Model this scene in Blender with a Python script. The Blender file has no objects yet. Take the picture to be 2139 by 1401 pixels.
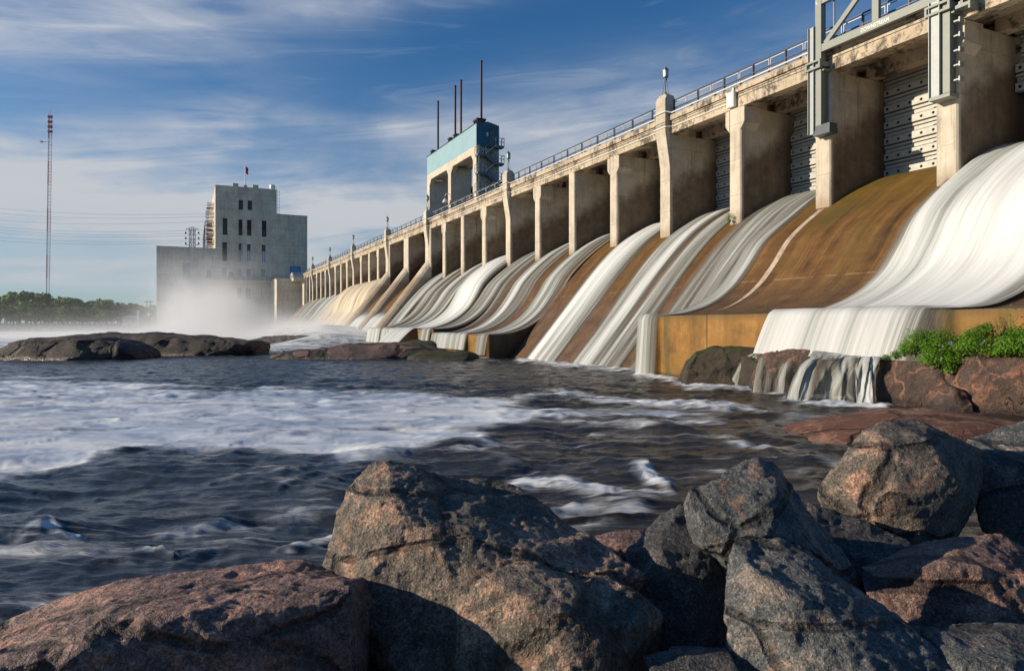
EXPOSURE = 0.12
SKY_STR, CLOUD_GAIN, SKY_TINT = 0.095, 7.0, (.52, .89, 1.06)
# centre x, centre y, half-length, half-height, tilt, strength  (photo pixels)
SKY_BANKS = [(100, 55, 420, 80, 12, .9), (640, 8, 520, 32, 9, .45), (70, 320, 300, 50, 12, 1.0), (440, 255, 120, 45, 20, .75), (440, 335, 60, 30, 30, .5),
             (300, 440, 700, 65, 0, 1.05), (900, 440, 480, 85, 0, 1.0), (1200, 270, 330, 95, 8, .95), (800, 265, 260, 22, -1, .5),
             (250, 575, 800, 50, 0, .7), (1300, 480, 500, 120, 0, .6), (1560, 160, 260, 70, 14, .35)]
MIST = 3.0
HAZE = 0.0
import bpy, bmesh, math, random
import numpy as np
from mathutils import Vector, Matrix
random.seed(7); RNG = np.random.default_rng(11)
SC = bpy.context.scene; COL = SC.collection
R = math.radians
# ---------------------------------------------------------------- frames of reference
F, CX, HY, CAMH = 1450.0, 1069.5, 681.0, 2.4          # photo focal length / principal column / horizon row, eye height over the water
DX, DY = -0.42758111, 0.90397699                       # direction along the dam (away from the eye)
NX, NY = -DY, DX                                       # direction out of the dam face, downstream
DAM0 = (33.0, 0.0); DROT = math.atan2(DY, DX)
def W(a, p, z=0.0): return Vector((DAM0[0] + a*DX + p*NX, DAM0[1] + a*DY + p*NY, z))
def P(px, py, y): return Vector(((px-CX)/F*y, y, CAMH - (py-HY)/F*y))
def Gp(px, py, z=0.0):
    y = F*(CAMH-z)/(py-HY); return Vector(((px-CX)/F*y, y, z))
# ---------------------------------------------------------------- numpy noise
_perm = RNG.permutation(256); _perm = np.concatenate([_perm, _perm, _perm])
_grad = RNG.normal(size=(256, 3)); _grad /= np.linalg.norm(_grad, axis=1)[:, None]
def noise3(p):
    p = np.asarray(p, float); i = np.floor(p).astype(int); f = p - i; i &= 255
    u = f*f*f*(f*(f*6-15)+10); out = np.zeros(len(p))
    for dx in (0, 1):
        wx = u[:, 0] if dx else 1-u[:, 0]
        for dy in (0, 1):
            wy = u[:, 1] if dy else 1-u[:, 1]
            for dz in (0, 1):
                wz = u[:, 2] if dz else 1-u[:, 2]
                h = _perm[_perm[_perm[i[:, 0]+dx]+i[:, 1]+dy]+i[:, 2]+dz]
                g = _grad[h]
                out += wx*wy*wz*((f[:, 0]-dx)*g[:, 0]+(f[:, 1]-dy)*g[:, 1]+(f[:, 2]-dz)*g[:, 2])
    return out*1.6
def fbm(p, o=4, lac=2.03, g=.5, ridge=False):
    p = np.asarray(p, float); s = np.zeros(len(p)); a = 1.0
    for k in range(o):
        v = noise3(p*lac**k + k*17.3)
        s += a*((1-2*np.abs(v)) if ridge else v); a *= g
    return s
def sstep(a, b, x):
    t = np.clip((x-a)/(b-a), 0, 1); return t*t*(3-2*t)
# ---------------------------------------------------------------- node shorthand
class S:                                              # a float / vector socket with arithmetic
    def __init__(s, g, k): s.g, s.k = g, k
    def _m(s, op, b=None, c=None, rev=False):
        return s.g.math(op, b, s) if rev else s.g.math(op, s, b, c)
    def __add__(s, b): return s._m('ADD', b)
    __radd__ = __add__
    def __sub__(s, b): return s._m('SUBTRACT', b)
    def __rsub__(s, b): return s._m('SUBTRACT', b, rev=True)
    def __mul__(s, b): return s._m('MULTIPLY', b)
    __rmul__ = __mul__
    def __truediv__(s, b): return s._m('DIVIDE', b)
    def __pow__(s, b): return s._m('POWER', b)
    def abs(s): return s._m('ABSOLUTE')
    def max(s, b): return s._m('MAXIMUM', b)
    def min(s, b): return s._m('MINIMUM', b)
    def step(s, lo, hi):                              # smoothstep lo..hi
        n = s.g.n('ShaderNodeMapRange', {0: s, 1: lo, 2: hi, 3: 0.0, 4: 1.0}); n.interpolation_type = 'SMOOTHSTEP'; return S(s.g, n.outputs[0])
class G:
    def __init__(s, tree): s.t = tree
    def n(s, typ, inp=None, **kw):
        nd = s.t.nodes.new(typ)
        for k, v in kw.items(): setattr(nd, k, v)
        for k, v in (inp or {}).items():
            if v is None: continue
            sock = nd.inputs[k]
            if isinstance(v, S): v = v.k
            if isinstance(v, bpy.types.NodeSocket): s.t.links.new(v, sock)
            else:
                if sock.type == 'RGBA' and len(v) == 3: v = (*v, 1)
                sock.default_value = v
        return nd
    def math(s, op, a, b=None, c=None):
        n = s.n('ShaderNodeMath', operation=op)
        for i, v in enumerate((a, b, c)):
            if v is None: continue
            if isinstance(v, S): s.t.links.new(v.k, n.inputs[i])
            else: n.inputs[i].default_value = v
        return S(s, n.outputs[0])
    def pos(s): return s.n('ShaderNodeNewGeometry').outputs['Position']
    def obj(s, ob=None):
        n = s.n('ShaderNodeTexCoord'); n.object = ob; return n.outputs['Object']
    def sep(s, v):
        n = s.n('ShaderNodeSeparateXYZ', {0: v}); return [S(s, o) for o in n.outputs]
    def comb(s, x, y, z): return s.n('ShaderNodeCombineXYZ', {0: x, 1: y, 2: z}).outputs[0]
    def map(s, v, scale=(1, 1, 1), loc=(0, 0, 0), rot=(0, 0, 0)):
        return s.n('ShaderNodeMapping', {0: v, 1: loc, 2: rot, 3: scale}).outputs[0]
    def noise(s, v, scale=1., det=4., rough=.55, dist=0., scl=None, loc=(0, 0, 0)):
        if scl or loc != (0, 0, 0): v = s.map(v, scl or (1, 1, 1), loc)
        return S(s, s.n('ShaderNodeTexNoise', {'Vector': v, 'Scale': scale, 'Detail': det, 'Roughness': rough, 'Distortion': dist}).outputs[0])
    def voro(s, v, scale=1., feature='F1', out=0, rnd=1.):
        n = s.n('ShaderNodeTexVoronoi', feature=feature); 
        s.t.links.new(v, n.inputs['Vector']); n.inputs['Scale'].default_value = scale; n.inputs['Randomness'].default_value = rnd
        return S(s, n.outputs[out])
    def attr(s, name, out='Fac'):
        return S(s, s.n('ShaderNodeAttribute', attribute_name=name).outputs[out])
    def ramp(s, fac, stops, interp='LINEAR'):
        n = s.n('ShaderNodeValToRGB', {0: fac}); cr = n.color_ramp; cr.interpolation = interp
        while len(cr.elements) < len(stops): cr.elements.new(.5)
        for e, (p, c) in zip(cr.elements, stops): e.position = p; e.color = (*c, 1) if len(c) == 3 else c
        return n.outputs[0]
    def mix(s, f, a, b, blend='MIX'):
        n = s.n('ShaderNodeMix', data_type='RGBA', blend_type=blend)
        for k, v in ((0, f), (6, a), (7, b)):
            if isinstance(v, S): v = v.k
            if isinstance(v, bpy.types.NodeSocket): s.t.links.new(v, n.inputs[k])
            else: n.inputs[k].default_value = (*v, 1) if k and len(v) == 3 else v
        return n.outputs[2]
    def bump(s, h, strength=.4, dist=.05, nrm=None):
        return s.n('ShaderNodeBump', {'Strength': strength, 'Distance': dist, 'Height': h, 'Normal': nrm}).outputs[0]
def mat(name):
    m = bpy.data.materials.new(name); m.use_nodes = True; nt = m.node_tree
    b = nt.nodes['Principled BSDF']; return m, G(nt), b
def setp(g, b, **kw):
    ren = dict(col='Base Color', rough='Roughness', metal='Metallic', nrm='Normal', spec='Specular IOR Level', alpha='Alpha', trans='Transmission Weight', ior='IOR', coat='Coat Weight')
    for k, v in kw.items():
        sock = b.inputs[ren.get(k, k)]
        if isinstance(v, S): v = v.k
        if isinstance(v, bpy.types.NodeSocket): g.t.links.new(v, sock)
        else: sock.default_value = (*v, 1) if sock.type == 'RGBA' and len(v) == 3 else v
# ---------------------------------------------------------------- object helpers
def tag(o, label=None, cat=None, group=None, kind=None):
    for k, v in (('label', label), ('category', cat), ('group', group), ('kind', kind)):
        if v: o[k] = v
    return o
def link(name, me, parent=None, mats=()):
    o = bpy.data.objects.new(name, me); COL.objects.link(o)
    for m in mats: me.materials.append(m)
    if parent: o.parent = parent
    return o
def empty(name, loc=(0, 0, 0), rz=0.0, label=None, cat=None, group=None):
    o = bpy.data.objects.new(name, None); COL.objects.link(o); o.location = loc; o.rotation_euler = (0, 0, rz)
    o.empty_display_size = .3
    return tag(o, label, cat, group)
def copy_tree(o, parent=None):
    c = o.copy(); COL.objects.link(c)
    if parent: c.parent = parent
    for ch in list(o.children): copy_tree(ch, c)
    return c
class MB:                                             # collects shapes into one mesh
    def __init__(s): s.v, s.f, s.m = [], [], []
    def add(s, vs, fs, mi=0):
        k = len(s.v); s.v += [tuple(v) for v in vs]; s.f += [tuple(i+k for i in f) for f in fs]; s.m += [mi]*len(fs); return s
    def box(s, x0, x1, y0, y1, z0, z1, mi=0, c=0.0):
        if c > 0:                                     # chamfered vertical edges
            pts = [(x0+c, y0), (x1-c, y0), (x1, y0+c), (x1, y1-c), (x1-c, y1), (x0+c, y1), (x0, y1-c), (x0, y0+c)]
            return s.prism(pts, z0, z1, mi)
        vs = [(x, y, z) for z in (z0, z1) for x, y in ((x0, y0), (x1, y0), (x1, y1), (x0, y1))]
        return s.add(vs, [(3, 2, 1, 0), (4, 5, 6, 7), (0, 1, 5, 4), (1, 2, 6, 5), (2, 3, 7, 6), (3, 0, 4, 7)], mi)
    def prism(s, pts, z0, z1, mi=0, axis='z', top=None):      # polygon pts extruded along an axis; axis x: pts are (y,z); axis y: (x,z)
        n = len(pts); t = top or pts
        def q(p, h): return (p[0], p[1], h) if axis == 'z' else (h, p[0], p[1]) if axis == 'x' else (p[0], h, p[1])
        vs = [q(p, z0) for p in pts]+[q(p, z1) for p in t]
        fs = [tuple(range(n-1, -1, -1)), tuple(range(n, 2*n))]+[(i, (i+1) % n, n+(i+1) % n, n+i) for i in range(n)]
        return s.add(vs, fs, mi)
    def tube(s, pts, r, n=8, mi=0, cap=True):
        pts = [Vector(p) for p in pts]; rs = r if isinstance(r, (list, tuple)) else [r]*len(pts)
        vs = []; up = None
        for i, p in enumerate(pts):
            t = (pts[min(i+1, len(pts)-1)]-pts[max(i-1, 0)]).normalized()
            if up is None: up = Vector((0, 0, 1)) if abs(t.z) < .9 else Vector((1, 0, 0))
            a = t.cross(up).normalized(); b = a.cross(t).normalized(); up = b
            vs += [p + a*(math.cos(2*math.pi*k/n)*rs[i]) + b*(math.sin(2*math.pi*k/n)*rs[i]) for k in range(n)]
        fs = [(i*n+k, i*n+(k+1) % n, (i+1)*n+(k+1) % n, (i+1)*n+k) for i in range(len(pts)-1) for k in range(n)]
        if cap: fs += [tuple(range(n-1, -1, -1)), tuple((len(pts)-1)*n+k for k in range(n))]
        return s.add(vs, fs, mi)
    def bar(s, p, q, w, h, mi=0, up=(0, 0, 1)):       # rectangular bar from p to q: w wide, h along up
        p, q = Vector(p), Vector(q); t = (q-p).normalized(); u = Vector(up)
        if abs(t.dot(u)) > .98: u = Vector((1, 0, 0))
        a = t.cross(u).normalized(); b = a.cross(t).normalized()
        vs = [c+a*(sx*w/2)+b*(sz*h/2) for c in (p, q) for sx, sz in ((-1, -1), (1, -1), (1, 1), (-1, 1))]
        return s.add(vs, [(3, 2, 1, 0), (4, 5, 6, 7), (0, 1, 5, 4), (1, 2, 6, 5), (2, 3, 7, 6), (3, 0, 4, 7)], mi)
    def lathe(s, prof, n=12, c=(0, 0), mi=0, rot=0.0):
        vs = [(c[0]+r*math.cos(rot+2*math.pi*k/n), c[1]+r*math.sin(rot+2*math.pi*k/n), z) for r, z in prof for k in range(n)]
        fs = [(i*n+k, i*n+(k+1) % n, (i+1)*n+(k+1) % n, (i+1)*n+k) for i in range(len(prof)-1) for k in range(n)]
        fs += [tuple(range(n-1, -1, -1)), tuple((len(prof)-1)*n+k for k in range(n))]
        return s.add(vs, fs, mi)
    def mesh(s, name, smooth=False):
        me = bpy.data.meshes.new(name); me.from_pydata(s.v, [], s.f); me.polygons.foreach_set('material_index', s.m)
        bm = bmesh.new(); bm.from_mesh(me); bmesh.ops.recalc_face_normals(bm, faces=bm.faces); bm.to_mesh(me); bm.free()
        if smooth: me.polygons.foreach_set('use_smooth', [True]*len(me.polygons))
        me.update(); return me
    def build(s, name, mats, parent=None, smooth=False):
        return link(name, s.mesh(name, smooth), parent, mats if isinstance(mats, (list, tuple)) else [mats])
def grid_mesh(name, V, nr, nc, attrs=None, smooth=True, uv=None, flip=False):      # V: (nr*nc,3)
    idx = np.arange(nr*nc).reshape(nr, nc)
    q = np.stack([idx[:-1, :-1], idx[:-1, 1:], idx[1:, 1:], idx[1:, :-1]], -1).reshape(-1, 4)
    if flip: q = q[:, ::-1]
    me = bpy.data.meshes.new(name); me.vertices.add(len(V)); me.vertices.foreach_set('co', np.asarray(V, np.float32).ravel())
    me.loops.add(q.size); me.loops.foreach_set('vertex_index', q.ravel().astype(np.int32))
    me.polygons.add(len(q)); me.polygons.foreach_set('loop_start', np.arange(0, q.size, 4, dtype=np.int32))
    if uv is not None:
        l = me.uv_layers.new(name='UVMap'); l.data.foreach_set('uv', np.asarray(uv, np.float32)[q.ravel()].ravel())
    for k, v in (attrs or {}).items():
        at = me.attributes.new(k, 'FLOAT', 'POINT'); at.data.foreach_set('value', np.asarray(v, np.float32))
    me.update(calc_edges=True); me.validate()
    me.polygons.foreach_set('use_smooth', [smooth]*len(me.polygons)); return me
# ---------------------------------------------------------------- camera
cam = bpy.data.cameras.new('camera'); cam.sensor_width = 36; cam.lens = 36*F/2139
cam.shift_y = -(HY-700.5)/2139*-1 if False else (HY-700.5)/2139
cam.clip_start = .05; cam.clip_end = 20000
co = bpy.data.objects.new('camera', cam); COL.objects.link(co); co.location = (0, 0, CAMH); co.rotation_euler = (math.pi/2, 0, 0); SC.camera = co
SC.view_settings.view_transform = 'Standard'; SC.view_settings.look = 'None'; SC.view_settings.gamma = 1; SC.view_settings.exposure = EXPOSURE if 'EXPOSURE' in globals() else 0.0
SC.render.engine = 'CYCLES'; SC.cycles.use_denoising = True; SC.cycles.max_bounces = 8; SC.cycles.transparent_max_bounces = 24
SC.cycles.volume_bounces = 3; SC.cycles.volume_max_steps = 256
# ---------------------------------------------------------------- sun
SUN_EL, SUN_ROT = R(16), R(265.2)
sd = bpy.data.lights.new('sun', 'SUN'); sd.energy = 5.0; sd.angle = R(.5); sd.color = (1, .86, .67)
so = bpy.data.objects.new('sun', sd); COL.objects.link(so)
sv = Vector((math.sin(SUN_ROT)*math.cos(SUN_EL), math.cos(SUN_ROT)*math.cos(SUN_EL), math.sin(SUN_EL)))
so.rotation_euler = (-sv).to_track_quat('-Z', 'Y').to_euler(); so.location = sv*200
# ---------------------------------------------------------------- sky with cirrus
wd = bpy.data.worlds.new('World'); SC.world = wd; wd.use_nodes = True
g = G(wd.node_tree)
sk = g.n('ShaderNodeTexSky', sky_type='NISHITA', sun_disc=False, sun_elevation=SUN_EL, sun_rotation=SUN_ROT, altitude=300, air_density=1.15, dust_density=.25, ozone_density=5.5)
v = g.n('ShaderNodeTexCoord').outputs['Generated']; X, Y, Z = g.sep(v)
AZ = g.math('ARCTAN2', X, Y); EL = g.math('ARCSINE', Z)
def streak(px, py, lx, ly, ang, s, wob=.5):            # soft cloud bank centred where the photo has it: half-sizes in photo pixels, tilt in degrees
    a0 = math.atan((px-CX)/F); e0 = math.atan((HY-py)/F*math.cos(a0)); k = 1/F
    c, sn = math.cos(R(ang)), math.sin(R(ang))
    da, de = AZ-a0, EL-e0
    q = (da*(c/(lx*k))+de*(sn/(lx*k))); r = (da*(-sn/(ly*k))+de*(c/(ly*k)))
    d2 = q*q+r*r
    return g.math('EXPONENT', d2*-1.0)*s
flow = g.comb(AZ*1.0, EL*2.3, 0.0)
n1 = g.noise(flow, 3.2, 5, .55, .6); n2 = g.noise(flow, 11, 5, .55, .8, loc=(3.1, 1.7, 0)); n3 = g.noise(g.map(flow, (1, 1, 1), rot=(0, 0, R(-14))), 5.0, 6, .6, 1.2, scl=(.55, 2.2, 1))
banks = None
for a in SKY_BANKS:
    b = streak(*a); banks = b if banks is None else banks+b
tex = (n1*.65+n2*.13+n3*.42)
cl = banks*(((tex-.44)*2.9).max(0).min(.9)+.07)
hor = (EL*-1+.40).step(.0, .36)*(tex*.5+.25)
cover = (cl + hor*.45 + ((n3-.56)*.9).max(0)).min(.93)
ccol = g.ramp(EL/.45, [(0, (.66, .72, .80)), (.35, (.80, .82, .86)), (1, (.74, .80, .90))])
cs = g.n('ShaderNodeVectorMath', {0: ccol, 3: CLOUD_GAIN}, operation='SCALE').outputs[0]
skt = g.mix(1.0, sk.outputs[0], SKY_TINT, 'MULTIPLY')
out = g.mix(cover, skt, cs)
bg = wd.node_tree.nodes['Background']; wd.node_tree.links.new(out, bg.inputs[0]); bg.inputs[1].default_value = SKY_STR
# ================================================================= materials
DAM = empty('dam', (DAM0[0], DAM0[1], 0), DROT, 'long weathered concrete spillway dam with tall piers, steel gates and a road deck', 'dam')
def concrete(name, light=(.66, .58, .46), dark=(.30, .255, .195), wet=False, boards=.0, stain=.5, dirt=0.0):
    m, g, b = mat(name)
    p = g.obj(DAM)
    A, Pp, Z = g.sep(p)
    big = g.noise(p, .35, 5, .6); mid = g.noise(p, 1.7, 6, .65); fine = g.noise(p, 14, 5, .7)
    drip = g.noise(p, 1.0, 6, .65, .4, scl=(2.6, 2.6, .16)); drip2 = g.noise(p, 1.0, 4, .6, .2, scl=(9, 9, .3), loc=(4, 2, 1))
    f = (big*.45+mid*.35+fine*.2)
    c = g.ramp(f, [(.28, dark), (.46, tuple(.55*a+.45*d for a, d in zip(light, dark))), (.6, light)])
    s = (drip*.6+drip2*.4).step(.5, .68)*stain
    c = g.mix(s, c, (.09, .075, .055))
    lime = (drip2*.5+mid*.5).step(.60, .72)*.45
    c = g.mix(lime, c, (.60, .54, .45))
    if dirt:                                          # black weathering along the upper face of the girders
        d = g.noise(p, 2.6, 8, .75, .3, scl=(1, 1, .7)); e = g.noise(p, .5, 3, .6)
        c = g.mix((d*.7+e*.5).step(.57, .70)*dirt*.85, c, (.055, .045, .035))
    if boards:
        ln = g.math('FRACT', Z*boards+mid*.02); line = (ln-.5).abs().step(.475, .5)
        c = g.mix(line*.55, c, (.10, .085, .07))
    if wet:                                           # old waterline: everything under it is stained brown
        edge = Z+Pp*.62+(mid-.5)*.5+(big-.5)*2.2+(drip-.5)*.7
        k = edge.step(12.7, 11.0)
        br = g.ramp(mid*.6+drip*.4, [(.35, (.085, .058, .04)), (.55, (.165, .115, .078)), (.72, (.27, .20, .14))])
        front = Pp.step(-.12, -.3)
        c = g.mix(k*front*.9, c, br)
        k2 = (Z+(drip-.5)*1.5).step(9.6, 8.5)*(1-front)
        c = g.mix(k2*.5, c, (.22, .13, .06))
        back = Pp.step(-2.8, -4.3)*(mid*.4+.35)  # darker towards the gate end, at every height
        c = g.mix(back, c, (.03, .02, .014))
    jn = ((g.math('FRACT', Z*.47+.2)-.5).abs()).step(.488, .498)*mid.step(.42, .5); c = g.mix(jn*.5, c, (.12, .095, .07))
    sp = g.noise(p, 6, 6, .75); c = g.mix((sp*.6+drip*.4).step(.54, .66)*.38, c, (.13, .105, .08)); c = g.mix((big*.5+drip*.5).step(.40, .30)*.5, c, (.16, .13, .10))
    h = fine*.5+mid*.6+g.voro(p, 9)*.12
    setp(g, b, col=c, rough=.86, nrm=g.bump(h, .35, .04), spec=.25)
    return m
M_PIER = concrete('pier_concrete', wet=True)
M_DECK = concrete('deck_concrete', light=(.62, .51, .37), dark=(.32, .255, .175), stain=.3, dirt=1.0)
M_CONC = concrete('plain_concrete', light=(.6, .52, .42), dark=(.3,.25,.2))
M_GREY = concrete('grey_concrete', light=(.66, .60, .48), dark=(.34, .315, .26), boards=.42, stain=.55)
M_TOWERC = concrete('tower_concrete', light=(.66, .58, .46), dark=(.36,.31,.25), stain=.2)
def simple(name, col, rough=.6, metal=0., var=.25, scale=3., spec=.5, bump=.0, rust=0.0):
    m, g, b = mat(name); p = g.pos()
    n = g.noise(p, scale, 6, .6); n2 = g.noise(p, scale*7, 4, .6)
    f = n*.65+n2*.35
    c = g.ramp(f, [(.3, tuple(c*(1-var) for c in col)), (.7, tuple(min(1, c*(1+var)) for c in col))])
    if rust: c = g.mix((n*.5+n2*.5).step(.56, .66)*rust, c, (.13, .055, .025))
    setp(g, b, col=c, rough=rough, metal=metal, spec=spec)
    if bump: setp(g, b, nrm=g.bump(n2*.6+n*.6, bump, .03))
    return m
M_STEEL = simple('grey_green_paint', (.215, .235, .20), .5, 0, .12, 2, rust=.12)
M_GALV = simple('galvanised_steel', (.27, .29, .285), .5, .2, .12, 4)
M_DSTEEL = simple('dark_steel', (.05, .06, .075), .5, .3, .25, 3)
M_RAIL = simple('dark_rail_paint', (.028, .034, .05), .45, .2, .3, 5)
M_LRAIL = simple('pale_rail_paint', (.46, .45, .42), .5, .1, .12, 5)
M_WHITE = simple('white_paint', (.78, .76, .72), .45, 0, .06, 5)
M_RUST = simple('rusty_pipe', (.055, .03, .026), .7, .2, .4, 4, rust=.4)
M_GATE = simple('gate_steel', (.42, .41, .36), .55, .1, .25, 2.5, rust=.35)
M_BLACK = simple('black_gap', (.008, .007, .006), .9, 0, .2)
M_LAMP = simple('lamp_verdigris', (.17, .22, .20), .5, .2, .25, 6)
M_ORANGE = simple('orange_beam', (.32, .10, .06), .6, 0, .2)
m, g, b = mat('frosted_glass'); setp(g, b, col=(.62, .66, .62), rough=.25, spec=.6); M_FROST = m
m, g, b = mat('teal_cladding')
A, Pp, Z = g.sep(g.obj(DAM)); rib = g.math('SINE', (A+Pp)*21.0)
nz = g.noise(g.pos(), .5, 4, .6)
setp(g, b, col=g.ramp(nz, [(.3, (.12, .28, .33)), (.7, (.16, .34, .39))]), rough=.45, nrm=g.bump(rib, .55, .05)); M_TEAL = m
m, g, b = mat('teal_shaded_end')
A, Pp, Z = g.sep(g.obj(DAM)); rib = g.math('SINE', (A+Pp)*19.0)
setp(g, b, col=(.018, .11, .17), rough=.4, nrm=g.bump(rib, .6, .06)); M_TEAL_SHADE = m  # teal darkened in the colour for the end turned from the sun
m, g, b = mat('window_glass'); nz = g.noise(g.pos(), .6, 2, .5)
setp(g, b, col=(.008, .010, .012), rough=.15, spec=.6); M_GLASS = m
m, g, b = mat('pale_window_glass'); setp(g, b, col=(.20, .30, .40), rough=.2, spec=.6); M_PGLASS = m
m, g, b = mat('green_window_glass'); setp(g, b, col=(.25, .38, .30), rough=.25, spec=.6); M_GGLASS = m
M_SHUT = simple('oxblood_shutter', (.045, .012, .012), .6, 0, .2)
M_BLUE = simple('blue_door_paint', (.05, .22, .50), .5, 0, .08)
# spillway concrete: brown, orange and olive algae drawn out down the slope
def spill(name, front=False):
    m, g, b = mat(name); p = g.obj(DAM); A, Pp, Z = g.sep(p)
    run = g.noise(p, 1.0, 6, .6, .1, scl=(1.6, .09, .05)); run2 = g.noise(p, 1.0, 5, .65, .1, scl=(6, .25, .2), loc=(3, 7, 1))
    if front: run = g.noise(p, 1.0, 6, .65, .2, scl=(.55, .5, .12)); run2 = g.noise(p, 1.0, 5, .65, .2, scl=(5, 5, .35))
    big = g.noise(p, .22, 4, .6); mid = g.noise(p, 1.3, 7, .7); fine = g.noise(p, 22, 5, .75)
    f = run*.26+run2*.2+mid*.40+fine*.14 if front else run*.4+run2*.2+mid*.28+fine*.12
    if front: st = [(.36, (.045, .028, .006)), (.45, (.17, .082, .012)), (.54, (.29, .135, .022)), (.64, (.40, .235, .07))]
    else: st = [(.36, (.026, .015, .006)), (.45, (.085, .043, .012)), (.53, (.16, .076, .020)), (.63, (.25, .14, .045))]
    c = g.ramp(f, st)
    c = g.mix((big*.5+run*.5).step(.52, .62)*(.45 if not front else .3), c, (.075, .062, .012))
    if not front:
        c = g.mix(Z.step(5.2, 3.3)*.55, c, g.ramp(mid, [(.35, (.075, .042, .026)), (.65, (.15, .095, .065))]))
        c = g.mix(Z.step(7.0, 9.6)*(mid*.8+.1), c, (.17, .105, .016)); c = g.mix((big*.5+mid*.5).step(.53, .60)*Z.step(4.5, 7)*.5, c, (.06, .055, .008))
        jz = ((Z-4.62).abs()).step(.035, .0)*mid.step(.45, .55)   # construction joint picked out by lime
        c = g.mix(jz*.8, c, (.34, .24, .12))
        dr = g.noise(p, .8, 3, .5, scl=(1, .4, 1))
    else:
        lowz = (Z+(run2-.5)*1.6).step(1.3, .1); c = g.mix(lowz*.6, c, (.20, .10, .008)); c = g.mix(g.voro(p, 13).step(.22, .05)*mid.step(.4, .6)*.7, c, (.06, .03, .008)); c = g.mix((Z+(mid-.5)*.35).step(.32, .08)*.85, c, (.02, .016, .006))
        edge = (Z+(mid-.5)*.5).step(2.55, 2.95); c = g.mix(edge*.6, c, (.07, .055, .015))
        gl = g.noise(p, 1.0, 4, .6, .2, scl=(1.1, 1.1, .1), loc=(9, 1, 1)); c = g.mix(gl.step(.56, .68)*.6, c, (.045, .055, .012))
        jt = ((g.math('FRACT', A*.2)-.5).abs()).step(.012, .003); c = g.mix(jt*.8, c, (.03, .02, .008))
    setp(g, b, col=c, rough=.62, spec=.35, nrm=g.bump(fine*.5+mid*.5+run2*.3, .45, .04)); return m
M_SPILL = spill('algae_brown_concrete'); M_LEDGE = spill('ochre_ledge_concrete', True)
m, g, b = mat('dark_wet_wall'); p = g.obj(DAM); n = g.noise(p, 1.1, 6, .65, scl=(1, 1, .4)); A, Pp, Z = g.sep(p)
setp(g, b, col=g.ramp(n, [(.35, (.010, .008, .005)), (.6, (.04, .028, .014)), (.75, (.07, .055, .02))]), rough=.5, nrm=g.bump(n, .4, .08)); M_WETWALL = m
m, g, b = mat('pale_lime_seam'); n = g.noise(g.pos(), 2.2, 6, .6); setp(g, b, col=g.ramp(n, [(.3, (.30, .20, .13)), (.6, (.52, .42, .33))]), rough=.8); M_SEAM = m
# falling water: white and grey-green threads drawn out along the flow; bare between the threads
def flowmat(name, sx=1.0, tan=False, gain=1.0):
    m, g, b = mat(name); uv = g.n('ShaderNodeUVMap').outputs[0]
    fl = g.attr('flow'); tn = g.attr('tan')
    a = g.noise(uv, 1.0, 3, .5, .15, scl=(1.15*sx, .035, 1)); bb = g.noise(uv, 1.0, 5, .6, .2, scl=(5.5*sx, .10, 1), loc=(3, 1, 0)); c = g.noise(uv, 1.0, 5, .65, .1, scl=(22*sx, .35, 1), loc=(7, 2, 0))
    st = a*.38+bb*.36+c*.26
    k = fl*1.35+(st-.5)*2.9*(fl*.6+.35).min(1)
    al = k.step(.02, .95)
    wh = (fl*.70+(st-.5)*(3.2-fl*1.5)+.05).step(.12, 1.05)
    col = g.ramp(wh, [(0, (.15, .135, .115)), (.35, (.28, .285, .255)), (.68, (.55, .565, .54)), (1, (.80, .80, .78))])
    if gain != 1: col = g.mix(1.0, col, (gain, gain, gain), 'MULTIPLY')
    tc = g.ramp(st, [(.38, (.36, .26, .15)), (.5, (.62, .51, .36)), (.63, (.82, .77, .67))])
    col = g.mix(tn, col, tc)
    setp(g, b, col=col, rough=.5, spec=.15, alpha=(al*.97), nrm=g.bump(st, .35, .12))
    return m
M_FLOW = flowmat('streaming_water'); M_FALL = flowmat('falling_water', 1.15, gain=.80)
# ================================================================= the dam
BASEZ, DECK0, DECK1 = 8.5, 15.42, 16.65
A_near = [26.75, 33.22, 39.67, 45.97, 52.6, 59.0, 65.35, 71.7, 78.05, 84.5, 91.0, 97.45]
A_but = [103.9, 114.1, 124.4]
A_far = [130.65, 136.9, 143.15, 149.4, 155.4, 161.4, 167.4, 173.35, 179.15, 184.95, 190.7, 196.5, 201.5, 206.5]
def pchip(pts, n=56):
    x = np.array([p[0] for p in pts]); y = np.array([p[1] for p in pts]); h = np.diff(x); dl = np.diff(y)/h
    m = np.zeros(len(x)); m[0] = dl[0]; m[-1] = dl[-1]
    for i in range(1, len(x)-1):
        m[i] = 0 if dl[i-1]*dl[i] <= 0 else 2/(1/dl[i-1]+1/dl[i])
    xs = np.linspace(x[0], x[-1], n); k = np.clip(np.searchsorted(x, xs)-1, 0, len(h)-1); t = (xs-x[k])/h[k]
    ys = (2*t**3-3*t**2+1)*y[k]+(t**3-2*t**2+t)*h[k]*m[k]+(-2*t**3+3*t**2)*y[k+1]+(t**3-t**2)*h[k]*m[k+1]
    return np.stack([xs, ys], 1)
HEAD = [(-6.6, 10.30), (-4.4, 10.36), (-3, 10.12), (-1.5, 9.45), (0, 8.5)]
LED = 9.5
def ledge_prof(z): 
    lo = np.array([6.75, 5.55, 4.42, 3.62, 3.22, 2.97, 2.9]); t = (lo-2.9)/(8.5-2.9)
    q = z+(8.5-z)*t
    return pchip(HEAD+list(zip([2.4, 3.37, 4.44, 5.67, 6.7, 8.0, LED], q)))
TOE = pchip(HEAD+[(1.2, 7.5), (2.47, 6.22), (5.28, 2.96), (7.78, .06), (9.6, -2.0)])
L1, L2, L3 = ledge_prof(2.88), ledge_prof(1.73), ledge_prof(2.1)
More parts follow.
